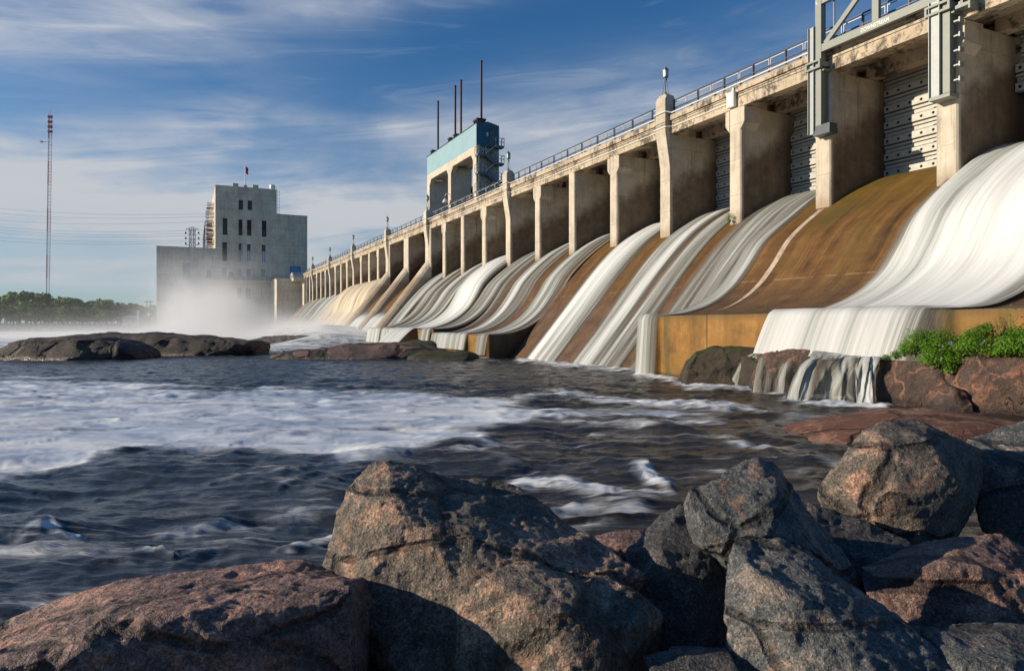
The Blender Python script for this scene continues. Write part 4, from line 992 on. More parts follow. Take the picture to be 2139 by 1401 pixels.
h += sstep(62, 80, y)*sstep(700, 400, ppx)*.25*n2(.1, .25, 3, 2.)*sstep(320, 200, y)
brown = np.clip(sstep(560, 1250, ppx)*sstep(760, 830, ppy)*(.75+.5*n2(.3, .9, 3, 12.)), 0, 1)  # brown reflections and peat tint, both put into the base colour
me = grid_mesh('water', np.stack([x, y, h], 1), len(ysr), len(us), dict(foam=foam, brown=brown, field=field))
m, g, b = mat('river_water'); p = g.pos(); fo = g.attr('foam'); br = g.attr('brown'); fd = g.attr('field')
warp = g.n('ShaderNodeVectorMath', {0: p, 1: g.n('ShaderNodeTexNoise', {'Vector': g.map(p, (.5, .9, 1)), 'Scale': 1.0, 'Detail': 2.0}).outputs['Color']}, operation='ADD').outputs[0]
s1 = g.noise(warp, 1.0, 4, .5, .6, scl=(.45, 2.0, .5)); s2 = g.noise(warp, 1.0, 5, .55, .9, scl=(1.3, 6.0, 1), loc=(3, 5, 0)); s3 = g.noise(p, 1.0, 3, .6, .5, scl=(.18, .7, 1))
st = s1*.5+s2*.28+s3*.22
near = S(g, g.sep(p)[1].k)
s5 = g.noise(warp, 1.0, 5, .6, 1.1, scl=(.42, 4.6, .6), loc=(1, 9, 4)); wisp = (st*.35+s5*.65-.52)*3.4*(s3-.35).max(0)*2.2
fm = (fo*(fd*.3+1)+(s1*.6+s3*.4-.5)*fd*1.5*(fo*.9+.12)+(st-.5)*((1-fd)*5.6)*(fo*.9+.12)+wisp.max(0)*(1.1-br*.5)).step(.16, 1.0)
fm = (fm+(s5*.62+s2*.38).step(.525, .66)*s3.step(.40, .60)*(.42-br*.14)*(1-fm)).min(1.0)
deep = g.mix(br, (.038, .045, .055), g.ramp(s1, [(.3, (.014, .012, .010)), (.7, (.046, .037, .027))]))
s4 = g.noise(warp, 1.0, 4, .55, .5, scl=(.13, .62, .4), loc=(8, 2, 1))
fcol = g.mix((1-fd).min(1), g.ramp(s4*.75+s1*.25, [(.36, (.27, .36, .50)), (.48, (.58, .65, .74)), (.60, (.84, .84, .82)), (.7, (.88, .86, .82))]), (.78, .79, .78))
rip = g.noise(p, 1.0, 5, .6, .3, scl=(2.2, 6.5, 2)); rip2 = g.noise(p, 1.0, 4, .55, .4, scl=(.8, 2.2, 1))
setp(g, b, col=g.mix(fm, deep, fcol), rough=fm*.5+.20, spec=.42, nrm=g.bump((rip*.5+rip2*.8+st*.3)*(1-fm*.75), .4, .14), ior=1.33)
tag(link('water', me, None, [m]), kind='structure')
# bed under the water, one sheet to the horizon
mb = MB(); mb.add([(-9000, -3000, -3.2), (9000, -3000, -3.2), (9000, 12000, -3.2), (-9000, 12000, -3.2)], [(0, 1, 2, 3)])
tag(mb.build('ground', simple('river_bed', (.05, .04, .03), .9)), kind='structure')
# ================================================================= rocks
def rockmat(name, c0, c1, c2, pink=(.30, .15, .11), pk=.5, sp=1.0, veins=0.0, moss=0.0, wet=None, scale=1.0, spec=.45, cracks=0.0):
    m, g, b = mat(name); p = g.pos(); nz = g.sep(g.n('ShaderNodeNewGeometry').outputs['Normal'])[2]; Z = g.sep(p)[2]
    big = g.noise(p, 1.1*scale, 5, .6, .5); mid = g.noise(p, 5*scale, 6, .65, .2); fine = g.noise(p, 38*scale, 4, .7); grit = g.voro(p, 75*scale, out=1) if False else g.noise(p, 120*scale, 2, .8)
    gn = g.noise(g.map(p, rot=(.4, .5, .6)), 1.0, 6, .65, .5, scl=(2*scale, 9*scale, 9*scale))       # gneissic banding
    f = big*.35+mid*.28+gn*.37
    c = g.ramp(f, [(.34, c0), (.5, c1), (.66, c2)])
    c = g.mix((big*.55+gn*.45+(mid-.5)*.3).step(.5, .62)*pk, c, pink)
    c = g.mix((fine*.6+grit*.4).step(.52, .66)*.62*sp, c, (.40, .36, .33)); c = g.mix((fine*.5+(1-grit)*.5).step(.55, .66)*.75*sp, c, (.012, .012, .014))
    cell = g.voro(p, 85*scale, out='Color'); c2 = g.voro(p, 36*scale, out='Color')
    sp_ = g.sep(cell.k)[0]*.65+g.sep(c2.k)[1]*.35
    c = g.mix((mid*1.1+big*.5-.15).min(.62)*min(1, sp*1.2), c, g.mix(1.0, c, g.ramp(sp_, [(.15, (.22, .22, .23)), (.5, (.95, .95, .95)), (.85, (2.1, 2.0, 1.95))]), 'MULTIPLY'))
    if veins:
        vn = g.voro(g.n('ShaderNodeVectorMath', {0: p, 1: g.n('ShaderNodeTexNoise', {'Vector': p, 'Scale': 1.5}).outputs['Color']}, operation='ADD').outputs[0], 1.1*scale, 'DISTANCE_TO_EDGE')
        c = g.mix(vn.step(.03, .008)*veins*mid.step(.38, .55), c, (.50, .22, .12))
    ck = None
    if cracks:
        wp = g.n('ShaderNodeVectorMath', {0: g.map(p, (.6, 1.0, 1.7), rot=(.5, .75, .3)), 1: g.n('ShaderNodeTexNoise', {'Vector': p, 'Scale': .5, 'Detail': 4.0}).outputs['Color']}, operation='ADD').outputs[0]
        ck = g.voro(wp, 1.05*scale, 'DISTANCE_TO_EDGE').step(.05, .008)*mid.step(.36, .5); c = g.mix(ck*cracks, c, (.010, .008, .007))
    if moss: c = g.mix((nz*.75+(mid-.5)*1.4).step(.25, .7)*moss, c, g.ramp(fine, [(.35, (.018, .025, .005)), (.65, (.075, .10, .012))]))
    ro = fine*.3+.55
    if wet is not None:
        w = (Z+(mid-.5)*.5).step(wet, wet-.35); c = g.mix(w*.75, c, (.018, .012, .010)); ro = ro*(1-w*.6)
    hgt = mid*.7+fine*.55+g.sep(cell.k)[0]*.22+gn*.5
    if ck is not None: hgt = hgt-ck*1.2
    setp(g, b, col=c, rough=ro, spec=spec, nrm=g.bump(hgt, .95, .055/scale)); return m
def rock(name, hulls, m, vox, label, amp=.05, seed=0, smooth=1, fs=1.0, cat='boulder', group=None, strat=.0, chip=.26, cut=.5):
    bm = bmesh.new()
    for hpts in hulls:
        b2 = bmesh.new()
        for q in hpts: b2.verts.new(q if len(q) == 3 and isinstance(q, Vector) else P(*q))
        r = bmesh.ops.convex_hull(b2, input=b2.verts); bmesh.ops.delete(b2, geom=[v for v in b2.verts if not v.link_faces], context='VERTS')
        bmesh.ops.recalc_face_normals(b2, faces=b2.faces)
        me = bpy.data.meshes.new('t'); b2.to_mesh(me); b2.free(); bm.from_mesh(me); bpy.data.meshes.remove(me)
    me = bpy.data.meshes.new('t'); bm.to_mesh(me); bm.free(); t = bpy.data.objects.new('t', me); COL.objects.link(t)
    md = t.modifiers.new('r', 'REMESH'); md.mode = 'VOXEL'; md.voxel_size = vox; md.adaptivity = 0
    dg = bpy.context.evaluated_depsgraph_get(); dg.update(); m2 = bpy.data.meshes.new_from_object(t.evaluated_get(dg)); bpy.data.objects.remove(t); bpy.data.meshes.remove(me)
    n = len(m2.vertices); co = np.empty(n*3, np.float32); m2.vertices.foreach_get('co', co); co = co.reshape(-1, 3).astype(float)
    ed = np.empty(len(m2.edges)*2, np.int32); m2.edges.foreach_get('vertices', ed); ed = ed.reshape(-1, 2)
    deg = np.zeros(n); np.add.at(deg, ed.ravel(), 1)
    def lap(c):
        s = np.zeros_like(c); np.add.at(s, ed[:, 0], c[ed[:, 1]]); np.add.at(s, ed[:, 1], c[ed[:, 0]]); return s/np.maximum(deg, 1)[:, None]
    for _ in range(smooth): co += .6*(lap(co)-co)
    q = co*fs+seed*7.7
    wv = np.stack([fbm(q*.8+k*31, 3) for k in range(3)], 1); co += amp*.14*wv             # bend the flat faces
    rc = np.random.default_rng(seed+500); ext = co.max(0)-co.min(0); size = float(np.sort(ext)[1])   # flat fracture faces: planes that shave the block
    if cut:
        m2.vertices.foreach_set('co', co.astype(np.float32).ravel()); m2.update(); nv = np.empty(n*3, np.float32); m2.vertex_normals.foreach_get('vector', nv); nv = nv.reshape(-1, 3)
        for j in range(90):
            i0 = rc.integers(n); v0 = co[i0]; dn = nv[i0]+rc.normal(size=3)*.20; dn /= np.linalg.norm(dn); r = size*rc.uniform(.10, .30)*(1 if j < 60 else .5)
            dist = np.linalg.norm(co-v0, axis=1); sd_ = (co-v0)@dn+size*rc.uniform(.002, .014)*cut
            k = sstep(r*1.05, r*.8, dist)*np.clip(sd_, 0, size*.026*cut); k[(nv@dn) < .1] = 0; co -= k[:, None]*dn
    m2.vertices.foreach_set('co', co.astype(np.float32).ravel()); m2.update()
    nr = np.empty(n*3, np.float32); m2.vertex_normals.foreach_get('vector', nr); nr = nr.reshape(-1, 3)
    f1 = fbm(q*2.3, 4, ridge=True)-.6; f2 = fbm(q*7, 4); f3 = fbm(q*24, 4); f4 = np.minimum(0, fbm(q*11+9, 3)+.25)
    d = amp*(.035*f1+.06*f2+.085*f3+.05*f4)
    rr = np.random.default_rng(seed+100); lo, hi = co.min(0), co.max(0)                      # broken facets: tilted cells at two sizes
    wq = co+np.stack([fbm(q*3+k*13, 3) for k in range(3)], 1)*.06/fs
    for K, kk, off in ((26, .22, .45), (170, .26, .16)):
        cs = rr.uniform(lo, hi, (K, 3)); dirs = rr.normal(size=(K, 3)); dirs /= np.linalg.norm(dirs, axis=1)[:, None]; of = rr.normal(size=K)*off
        best = np.full(n, 1e9); idx = np.zeros(n, int)
        for j in range(K):
            dd = ((wq-cs[j])**2).sum(1); mk = dd < best; best[mk] = dd[mk]; idx[mk] = j
        d += chip*amp*(of[idx]*.28+np.clip(((co-cs[idx])*dirs[idx]).sum(1)*kk*6*fs, -.6, .6)*.45)
    d = np.clip(d, -amp*.38, amp*.8)
    if strat: s = co[:, 2]*5*fs+co[:, 0]*1.6*fs+fbm(q*1.2, 3)*1.5; d += strat*(np.abs(s-np.floor(s)-.5)-.25)
    co += nr*d[:, None]; co += .2*(lap(co)-co)
    m2.vertices.foreach_set('co', co.astype(np.float32).ravel()); m2.polygons.foreach_set('use_smooth', [True]*len(m2.polygons)); m2.materials.clear(); m2.update()
    m2.name = name
    c0 = Vector((float(co[:, 0].mean()), float(co[:, 1].mean()), float(co[:, 2].min()))); m2.transform(Matrix.Translation(-c0))
    o = link(name, m2, None, [m]); o.location = c0; return tag(o, label, cat, group)
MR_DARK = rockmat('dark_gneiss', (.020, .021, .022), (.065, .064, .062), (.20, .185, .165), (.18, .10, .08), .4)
MR_PINK = rockmat('pink_granite', (.045, .030, .026), (.23, .142, .116), (.54, .37, .30), (.50, .235, .155), .75, cracks=.55, veins=.3)
MR_MIX = rockmat('pink_and_grey_granite', (.038, .033, .028), (.17, .142, .110), (.49, .38, .285), (.54, .295, .19), .75, cracks=.55, veins=.3)
MR_GREY = rockmat('blue_grey_gneiss', (.028, .032, .033), (.11, .118, .116), (.33, .315, .265), (.36, .225, .165), .4, cracks=.55, veins=.3)
# --- foreground riprap: (photo column, photo row, distance) for every corner of a block
rock('boulder', [[(784, 956, 5.0), (834, 962, 5.1), (722, 1020, 4.9), (716, 1070, 4.8), (674, 1185, 4.65), (672, 1330, 4.6), (898, 992, 5.2), (1055, 1000, 5.3), (1098, 1030, 5.3), (1190, 1102, 4.82), (1253, 1146, 4.66), (1350, 1200, 4.5),
    (790, 1034, 4.62), (902, 1118, 4.38), (955, 1235, 4.2), (760, 1300, 4.25), (880, 1470, 4.05), (1200, 1400, 4.4), (780, 1120, 6.1), (1100, 1180, 6.2), (1330, 1300, 5.8), (700, 1350, 5.6)],
   [(1010, 1200, 4.12), (1090, 1172, 4.3), (1180, 1180, 4.32), (1262, 1200, 4.3), (1336, 1243, 4.18), (1388, 1290, 4.2), (1394, 1335, 4.2), (1375, 1420, 4.2), (950, 1270, 4.12), (945, 1500, 3.95), (1320, 1540, 3.95), (1110, 1262, 3.86), (1290, 1300, 3.88), (1200, 1500, 3.7), (1330, 1250, 5.0), (1000, 1250, 4.9)]],
   MR_MIX, .019, 'largest grey and pink boulder, standing tall in the middle of the foreground', .11, 1)
rock('boulder', [[(-120, 1345, 4.3), (0, 1305, 4.3), (71, 1278, 4.35), (165, 1234, 4.4), (224, 1218, 4.45), (325, 1207, 4.5), (374, 1213, 4.5), (471, 1202, 4.55), (560, 1168, 4.75), (613, 1166, 4.75), (658, 1184, 4.7), (774, 1203, 4.5), (780, 1245, 4.35),
    (748, 1229, 4.0), (703, 1250, 3.85), (591, 1279, 3.72), (393, 1284, 3.66), (318, 1296, 3.62), (224, 1284, 3.66), (112, 1342, 3.5), (50, 1380, 3.4), (-100, 1420, 3.3), (-100, 1650, 3.2), (250, 1600, 3.45), (600, 1600, 3.6), (752, 1560, 3.8), (765, 1500, 4.3), (0, 1500, 4.7), (500, 1450, 5.0)]],
   MR_PINK, .018, 'long low pink granite boulder across the bottom left foreground', .10, 2, strat=.0)
rock('boulder', [[(1574, 946, 5.05), (1537, 956, 5.0), (1480, 990, 4.9), (1429, 1023, 4.85), (1423, 1054, 4.8), (1466, 1068, 4.7), (1470, 1108, 4.6), (1529, 1127, 4.5), (1616, 965, 5.1), (1649, 998, 5.15), (1667, 1040, 5.15), (1626, 1023, 4.72), (1626, 1106, 4.5), (1560, 1032, 4.66), (1703, 1088, 5.1), (1752, 1143, 5.05), (1798, 1195, 5.0), (1796, 1240, 4.9), (1690, 1148, 4.5), (1560, 1250, 5.4), (1500, 1300, 5.0), (1700, 1300, 5.6)],
   [(1626, 1024, 4.74), (1650, 1052, 4.7), (1662, 1100, 4.66), (1640, 1112, 4.55), (1700, 1092, 4.9), (1660, 1180, 4.9), (1670, 1042, 5.0)]],
   MR_GREY, .016, 'pointed grey boulder with a pinkish stripe, right of the largest boulder', .085, 3)
rock('boulder', [[(1529, 1127, 4.42), (1628, 1112, 4.46), (1690, 1150, 4.45), (1848, 1268, 4.15), (1939, 1332, 3.95), (2035, 1400, 3.75), (1516, 1152, 4.36), (1511, 1250, 4.2), (1512, 1330, 4.05), (1582, 1203, 4.05), (1632, 1216, 4.0), (1700, 1290, 3.85), (1742, 1350, 3.7), (1745, 1480, 3.5), (1545, 1480, 3.8), (1950, 1520, 3.4), (2080, 1480, 3.6), (1800, 1500, 4.4)]],
   MR_GREY, .016, 'long slanting grey boulder running from under the pointed boulder to the bottom edge', .085, 4)
rock('boulder', [[(1705, 1042, 5.9), (1708, 1018, 5.95), (1765, 949, 6.0), (1798, 899, 6.1), (1844, 870, 6.2), (1898, 868, 6.25), (1935, 888, 6.25), (2035, 932, 6.2), (2064, 946, 6.1), (2062, 994, 5.95), (2039, 1054, 5.8), (1993, 1121, 5.65), (1910, 1142, 5.6), (1815, 1092, 5.65), (1757, 1063, 5.75), (1830, 925, 5.82), (1932, 912, 5.86), (1960, 950, 5.75), (1880, 1040, 5.6), (2000, 1010, 5.62), (1740, 1100, 6.6), (1900, 1000, 7.3), (2050, 1020, 7.0), (1960, 1200, 6.0)]],
   MR_MIX, .02, 'big brown-pink angular boulder at the right, lit full on its face', .085, 5)
rock('boulder', [[(2005, 925, 6.6), (2020, 912, 6.7), (2082, 888, 6.8), (2140, 868, 6.9), (2260, 850, 6.9), (2300, 1000, 6.3), (2040, 1000, 6.3), (2050, 1110, 6.2), (2140, 960, 6.2), (2200, 1180, 6.0), (2100, 1000, 7.6), (2300, 1150, 7.0)]],
   MR_GREY, .022, 'dark grey boulder at the right edge behind the brown-pink angular one', .085, 6)
rock('boulder', [[(1790, 1188, 4.9), (1850, 1160, 5.0), (1914, 1134, 5.05), (1997, 1113, 5.0), (2080, 1105, 4.95), (2103, 1119, 4.9), (2140, 1158, 4.8), (2230, 1190, 4.8), (1950, 1174, 4.6), (2040, 1192, 4.52), (2140, 1190, 4.55), (1800, 1230, 4.7), (1850, 1330, 4.5), (2000, 1340, 4.4), (2220, 1320, 4.4), (2000, 1300, 5.6), (1850, 1300, 5.3)]],
   MR_PINK, .018, 'pink-topped boulder at the right edge with its lower half in black shade', .085, 7)
rock('boulder', [[(1915, 1312, 4.05), (1960, 1300, 4.1), (2030, 1290, 4.15), (2140, 1302, 4.1), (2260, 1320, 4.0), (2000, 1370, 3.75), (2100, 1380, 3.7), (1960, 1480, 3.7), (2240, 1480, 3.5), (2100, 1450, 4.4)]],
   MR_GREY, .018, 'dark shaded boulder in the bottom right corner', .08, 8)
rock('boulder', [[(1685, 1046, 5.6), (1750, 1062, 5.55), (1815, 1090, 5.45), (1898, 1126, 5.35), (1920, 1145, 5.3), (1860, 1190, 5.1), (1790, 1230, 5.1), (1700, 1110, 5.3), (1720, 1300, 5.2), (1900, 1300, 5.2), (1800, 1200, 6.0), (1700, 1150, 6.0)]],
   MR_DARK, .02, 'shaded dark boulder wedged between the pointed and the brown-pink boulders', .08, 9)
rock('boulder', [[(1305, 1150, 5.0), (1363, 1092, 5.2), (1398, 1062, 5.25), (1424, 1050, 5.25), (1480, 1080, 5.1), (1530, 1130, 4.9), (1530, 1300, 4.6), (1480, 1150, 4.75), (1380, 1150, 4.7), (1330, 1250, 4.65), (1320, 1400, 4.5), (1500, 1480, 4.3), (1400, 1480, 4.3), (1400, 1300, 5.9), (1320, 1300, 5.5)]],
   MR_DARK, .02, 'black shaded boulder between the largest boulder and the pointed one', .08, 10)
rock('boulder', [[(1215, 1118, 6.0), (1279, 1109, 6.05), (1352, 1099, 6.1), (1340, 1140, 5.8), (1257, 1146, 5.75), (1230, 1220, 5.8), (1360, 1220, 5.8), (1290, 1180, 6.5)]],
   MR_PINK, .025, 'small reddish stone showing behind the largest boulder', .06, 11)
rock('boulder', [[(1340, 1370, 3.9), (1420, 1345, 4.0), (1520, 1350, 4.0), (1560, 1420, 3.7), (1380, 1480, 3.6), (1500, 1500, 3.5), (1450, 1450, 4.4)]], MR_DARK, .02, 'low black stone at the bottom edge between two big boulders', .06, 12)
# low bank under the riprap, plus unseen hill added behind to block sky light
xs, ys = np.meshgrid(np.linspace(-14, 40, 120), np.linspace(-34, 7.6, 90)); xs, ys = xs.ravel(), ys.ravel()
zz = sstep(-7, -26, ys)*sstep(-7, 1, xs)*17+np.interp(ys, [-8, 0, 2.5, 4.5, 6.2, 7.6], [1.2, .55, .12, -.12, -.5, -1.6])+.12*fbm(np.stack([xs, ys, 0*xs], 1)*1.3, 4)-.5*sstep(0, -6, xs)*sstep(2, 5, ys)+.62*sstep(.3, 1.8, xs)*sstep(3.2, 4.6, ys)*sstep(7.6, 6.3, ys)
tag(link('riverbank_and_shade_hill', grid_mesh('riverbank_and_shade_hill', np.stack([xs, ys, zz], 1), 90, 120), None, [MR_DARK]), kind='structure')
# --- rocks in the pool: top outline, distance of the crest, breadth front to back
def low(outline, yc, br, m, label, amp, vox, seed, cat='rock', front=1.0, fs=.4, **kw):
    amp *= 1.5; kw.setdefault('strat', amp*.35); kw.setdefault('cut', .3)
    pts = []; n = len(outline)
    for i, (px, py) in enumerate(outline):
        v = P(px, py, yc); pts.append(v)
        pts += [Vector((v.x, yc-br*.40*front, v.z*.93)), Vector((v.x*1.0, yc+br*.3, v.z*.8))]
    for i, (px, py) in enumerate(outline):
        v = P(px, py, yc); t = 1-abs(2*i/(n-1)-1)**2.5
        pts += [Vector((v.x, yc-br*.5*(.35+.65*t), -.35)), Vector((v.x, yc+br*.5*(.35+.65*t), -.4))]
    return rock('rock', [pts], m, min(vox, .3), label, amp, seed, 3, fs, cat, chip=.8, **kw)
MR_SLAB = rockmat('dark_wet_bedrock', (.030, .022, .020), (.075, .055, .048), (.16, .115, .095), (.22, .115, .085), .55, .35, wet=.35, scale=.35, cracks=.9)
MR_RED = rockmat('red_slab', (.10, .035, .024), (.17, .07, .045), (.34, .20, .13), (.36, .21, .14), .5, .25, veins=.5, wet=.22, scale=.6, cracks=.6)
MR_WET = rockmat('wet_brown_rock', (.03, .02, .015), (.085, .05, .036), (.18, .105, .07), (.26, .11, .055), .6, .6, veins=.5, wet=.45, scale=.7, spec=.6)
MR_MOSS = rockmat('mossy_wet_rock', (.02, .017, .012), (.05, .038, .024), (.10, .075, .045), (.12, .065, .03), .3, .4, moss=.85, wet=.35, scale=.6)
low([(-10, 752), (40, 728), (62, 714), (105, 703), (180, 699), (235, 702), (290, 716), (318, 740)], 52, 7, MR_SLAB, 'dark rounded bedrock hump at the far left of the pool', .16, .7, 20)
low([(170, 700), (215, 693.5), (330, 695), (430, 699), (500, 705), (550, 713)], 60, 8, MR_SLAB, 'long low dark bedrock ridge behind the left hump', .18, .7, 21)
low([(520, 712), (560, 704), (640, 701), (740, 705), (800, 713)], 92, 8, MR_SLAB, 'thin dark rock ledge in front of the mist, right of the long ridge', .25, .8, 22)
low([(585, 742), (615, 731), (680, 723), (745, 715), (820, 713), (880, 717), (940, 730)], 54, 9, rockmat('mauve_bedrock', (.05, .035, .035), (.12, .085, .08), (.24, .17, .145), (.28, .14, .10), .6, .3, wet=.25, scale=.35, cracks=.9), 'flat mauve-pink bedrock shelf left of the small ledge falls', .16, .6, 23)
low([(850, 742), (880, 733), (930, 730), (985, 733), (1003, 742)], 49.5, 3.6, MR_MOSS, 'small mossy rock with water trickling over its edge', .10, .35, 24)
low([(835, 716), (860, 710), (900, 709), (925, 718)], 62, 4, MR_MOSS, 'dark mossy stone at the foot of the middle ledge', .14, .3, 25)
low([(-40, 750), (0, 738), (18, 737), (30, 750)], 50, 2.4, MR_RED, 'small orange stone at the far left edge of the pool', .1, .2, 26)
def block(outline, yl, yr, depth, m, label, amp, vox, seed, jit=.3, **kw):     # broken face turned towards the sun: left end farther off than the right
    rr = np.random.default_rng(seed); x0, x1 = outline[0][0], outline[-1][0]; pts = []
    for px, py in outline:
        y = yl+(yr-yl)*(px-x0)/(x1-x0)+rr.uniform(-jit, jit)*.5; v = P(px, py, y); pts.append(v); pts += [Vector((v.x*(y+depth)/y*.5+v.x*.5, y+depth, v.z*1.02)), Vector((v.x, y-jit*.7, -.5)), Vector((v.x, y+depth, -.5))]
        if v.z > .7: pts.append(Vector((v.x+rr.uniform(-.1, .1), y-jit*rr.uniform(.3, 1.1), v.z*rr.uniform(.45, .7))))
    return rock('rock', [pts], m, vox, label, amp, seed, 1, .8, 'rock', chip=1.0, **kw)
block([(1428, 800), (1436, 768), (1458, 741), (1495, 728), (1545, 725), (1595, 728), (1608, 745)], 28.0, 26.9, 1.5, MR_MOSS, 'rounded mossy wet rock below the ochre ledge', .11, .06, 27, .3)
block([(1572, 812), (1584, 764), (1604, 738), (1645, 727), (1690, 729), (1716, 745)], 25.2, 23.6, 1.6, MR_WET, 'wet reddish rock between the two small cascades', .11, .05, 28, .4)
block([(1646, 832), (1668, 790), (1695, 757), (1725, 748), (1770, 745), (1815, 747), (1845, 760)], 23.9, 22.5, 1.4, MR_MOSS, 'rock hidden behind the main small cascade', .09, .05, 29)
block([(1824, 846), (1829, 784), (1848, 752), (1900, 745), (1952, 752), (1975, 775)], 21.3, 19.6, 1.3, MR_WET, 'pinkish veined rock face under the green plants', .09, .05, 30, .35)
block([(1950, 800), (1965, 775), (1990, 768), (2006, 800)], 19.9, 19.3, .8, MR_WET, 'small dark stone wedged under the middle plant', .08, .05, 36, .2)
block([(1996, 830), (2004, 776), (2024, 746), (2070, 742), (2140, 748), (2230, 752), (2300, 800)], 19.2, 16.8, 1.4, MR_WET, 'red-brown veined rock face at the right edge below the plants', .10, .05, 31, .4)
block([(1940, 850), (1962, 815), (1990, 806), (2022, 820), (2034, 850)], 19.2, 18.4, .7, MR_WET, 'small wet black stone at the foot of the veined rocks', .07, .04, 32, .25)
low([(1640, 915), (1690, 888), (1770, 872), (1860, 856), (1930, 853), (2010, 856), (2110, 874), (2170, 890)], 15.3, 4.2, MR_RED, 'flat red rock slab at the water edge behind the brown-pink boulder', .06, .22, 33, cat='rock')
# rock shelf on which the ledge fall lands
rock('rock', [[W(26.0, 9.4, 1.2), W(34.5, 9.4, 1.35), W(34.8, 10.2, 1.25), W(33.5, 10.7, 1.0), W(28, 10.4, 1.1), W(26, 10.0, 1.2), W(26.0, 9.4, -.6), W(34.8, 9.4, -.6), W(34.5, 11.0, -.6), W(27.5, 10.7, -.6)]], MR_MOSS, .08, 'dark rock shelf on which the big ledge fall lands', .2, 35, 2, .5, 'rock')
# ================================================================= cascades over the rocks (setting)
def cascade(top, botm, flow, bulge=.35, n=34, na=40):
    tp = np.array([list(P(*q)) for q in top]); bp = np.array([list(q) for q in botm]); u = np.linspace(0, 1, na)
    T = np.stack([np.interp(u, np.linspace(0, 1, len(tp)), tp[:, k]) for k in range(3)], 1); B = np.stack([np.interp(u, np.linspace(0, 1, len(bp)), bp[:, k]) for k in range(3)], 1)
    ft = np.interp(u, [f[0] for f in flow], [f[1] for f in flow]); V, U, FL = [], [], []
    wdt = np.linalg.norm(T[-1]-T[0]); hh = np.linalg.norm(T[0]-B[0])
    for t in np.linspace(0, 1, n):
        h = t**.62; vz = t**1.5; q = T.copy(); q[:, :2] = T[:, :2]+(B[:, :2]-T[:, :2])*h; q[:, 2] = T[:, 2]+(B[:, 2]-T[:, 2])*vz
        q[:, 0] += .10*t*fbm(np.stack([u*5, np.full(na, t), np.full(na, 9.)], 1), 3); q[:, 1] -= .16*fbm(np.stack([u*6, np.full(na, t*1.2), np.full(na, wdt)], 1), 3); V.append(q); U.append(np.stack([u*wdt*(.9+.25*math.sin(t*2.5))+.12*fbm(np.stack([u*4, np.full(na, t*1.5), np.full(na, 6.)], 1), 2), np.full(na, t*hh)], 1))
        FL.append(ft+.25*fbm(np.stack([u*7, np.full(na, t*1.0), np.full(na, 2.)], 1), 3))
    me = grid_mesh('water', np.concatenate(V), n, na, dict(flow=np.concatenate(FL), tan=np.zeros(n*na)), uv=np.concatenate(U)); return tag(link('water', me, None, [M_FALL]), kind='structure')
cascade([(1590, 736, 26.2), (1640, 732, 25.9)], [Gp(1520, 808), Gp(1618, 822)], [(0, .5), (.3, .95), (.8, .9), (1, .5)])
cascade([(1600, 738, 26.0), (1670, 734, 25.0)], [Gp(1570, 822), Gp(1650, 832)], [(0, .6), (.3, .5), (.5, .2), (.7, .4), (1, .2)])
cascade([(1698, 748, 22.6), (1740, 742, 22.3), (1800, 742, 21.8)], [Gp(1638, 839), Gp(1700, 842), Gp(1790, 845)], [(0, .2), (.08, .9), (.30, .95), (.42, .35), (.55, .5), (.66, .3), (.85, .55), (1, .25)], na=60)
cascade([(1796, 745, 21.6), (1840, 744, 21.2)], [Gp(1780, 847), Gp(1826, 850)], [(0, .5), (.3, 1.0), (.8, 1.0), (1, .5)])
cascade([(1700, 732, 23.6), (1780, 734, 22.9), (1850, 738, 22.0)], [P(1690, 752, 22.7), P(1760, 749, 22.2), P(1845, 747, 21.3)], [(0, .8), (.5, 1), (1, .9)], n=10)
cascade([(1590, 729, 27.3), (1680, 727, 25.8), (1720, 733, 24.0)], [P(1585, 738, 26.6), P(1660, 735, 25.2), P(1705, 742, 23.2)], [(0, .7), (.5, .8), (1, .8)], n=10)
# ================================================================= plants, bird, wire, leaf
def leaf2(name, c0, c1):
    m, g, b = mat(name); n = g.noise(g.pos(), 5, 3, .6); n2 = g.noise(g.pos(), 26, 2, .6)
    setp(g, b, col=g.ramp(n*.6+n2*.4, [(.32, c0), (.66, c1)]), rough=.55, spec=.35); b.inputs['Subsurface Weight'].default_value = 0
    t = g.n('ShaderNodeBsdfTranslucent', {0: (*[min(1, c*1.5) for c in c1], 1)}); mx = g.n('ShaderNodeMixShader', {0: .3}); g.t.links.new(b.outputs[0], mx.inputs[1]); g.t.links.new(t.outputs[0], mx.inputs[2])
    g.t.links.new(mx.outputs[0], g.t.nodes['Material Output'].inputs[0]); return m
M_CRESS = leaf2('bright_green_leaf', (.045, .11, .008), (.17, .33, .022)); M_STEM = simple('green_stem', (.08, .13, .02), .7); M_PETAL = simple('white_petal', (.8, .78, .76), .7)
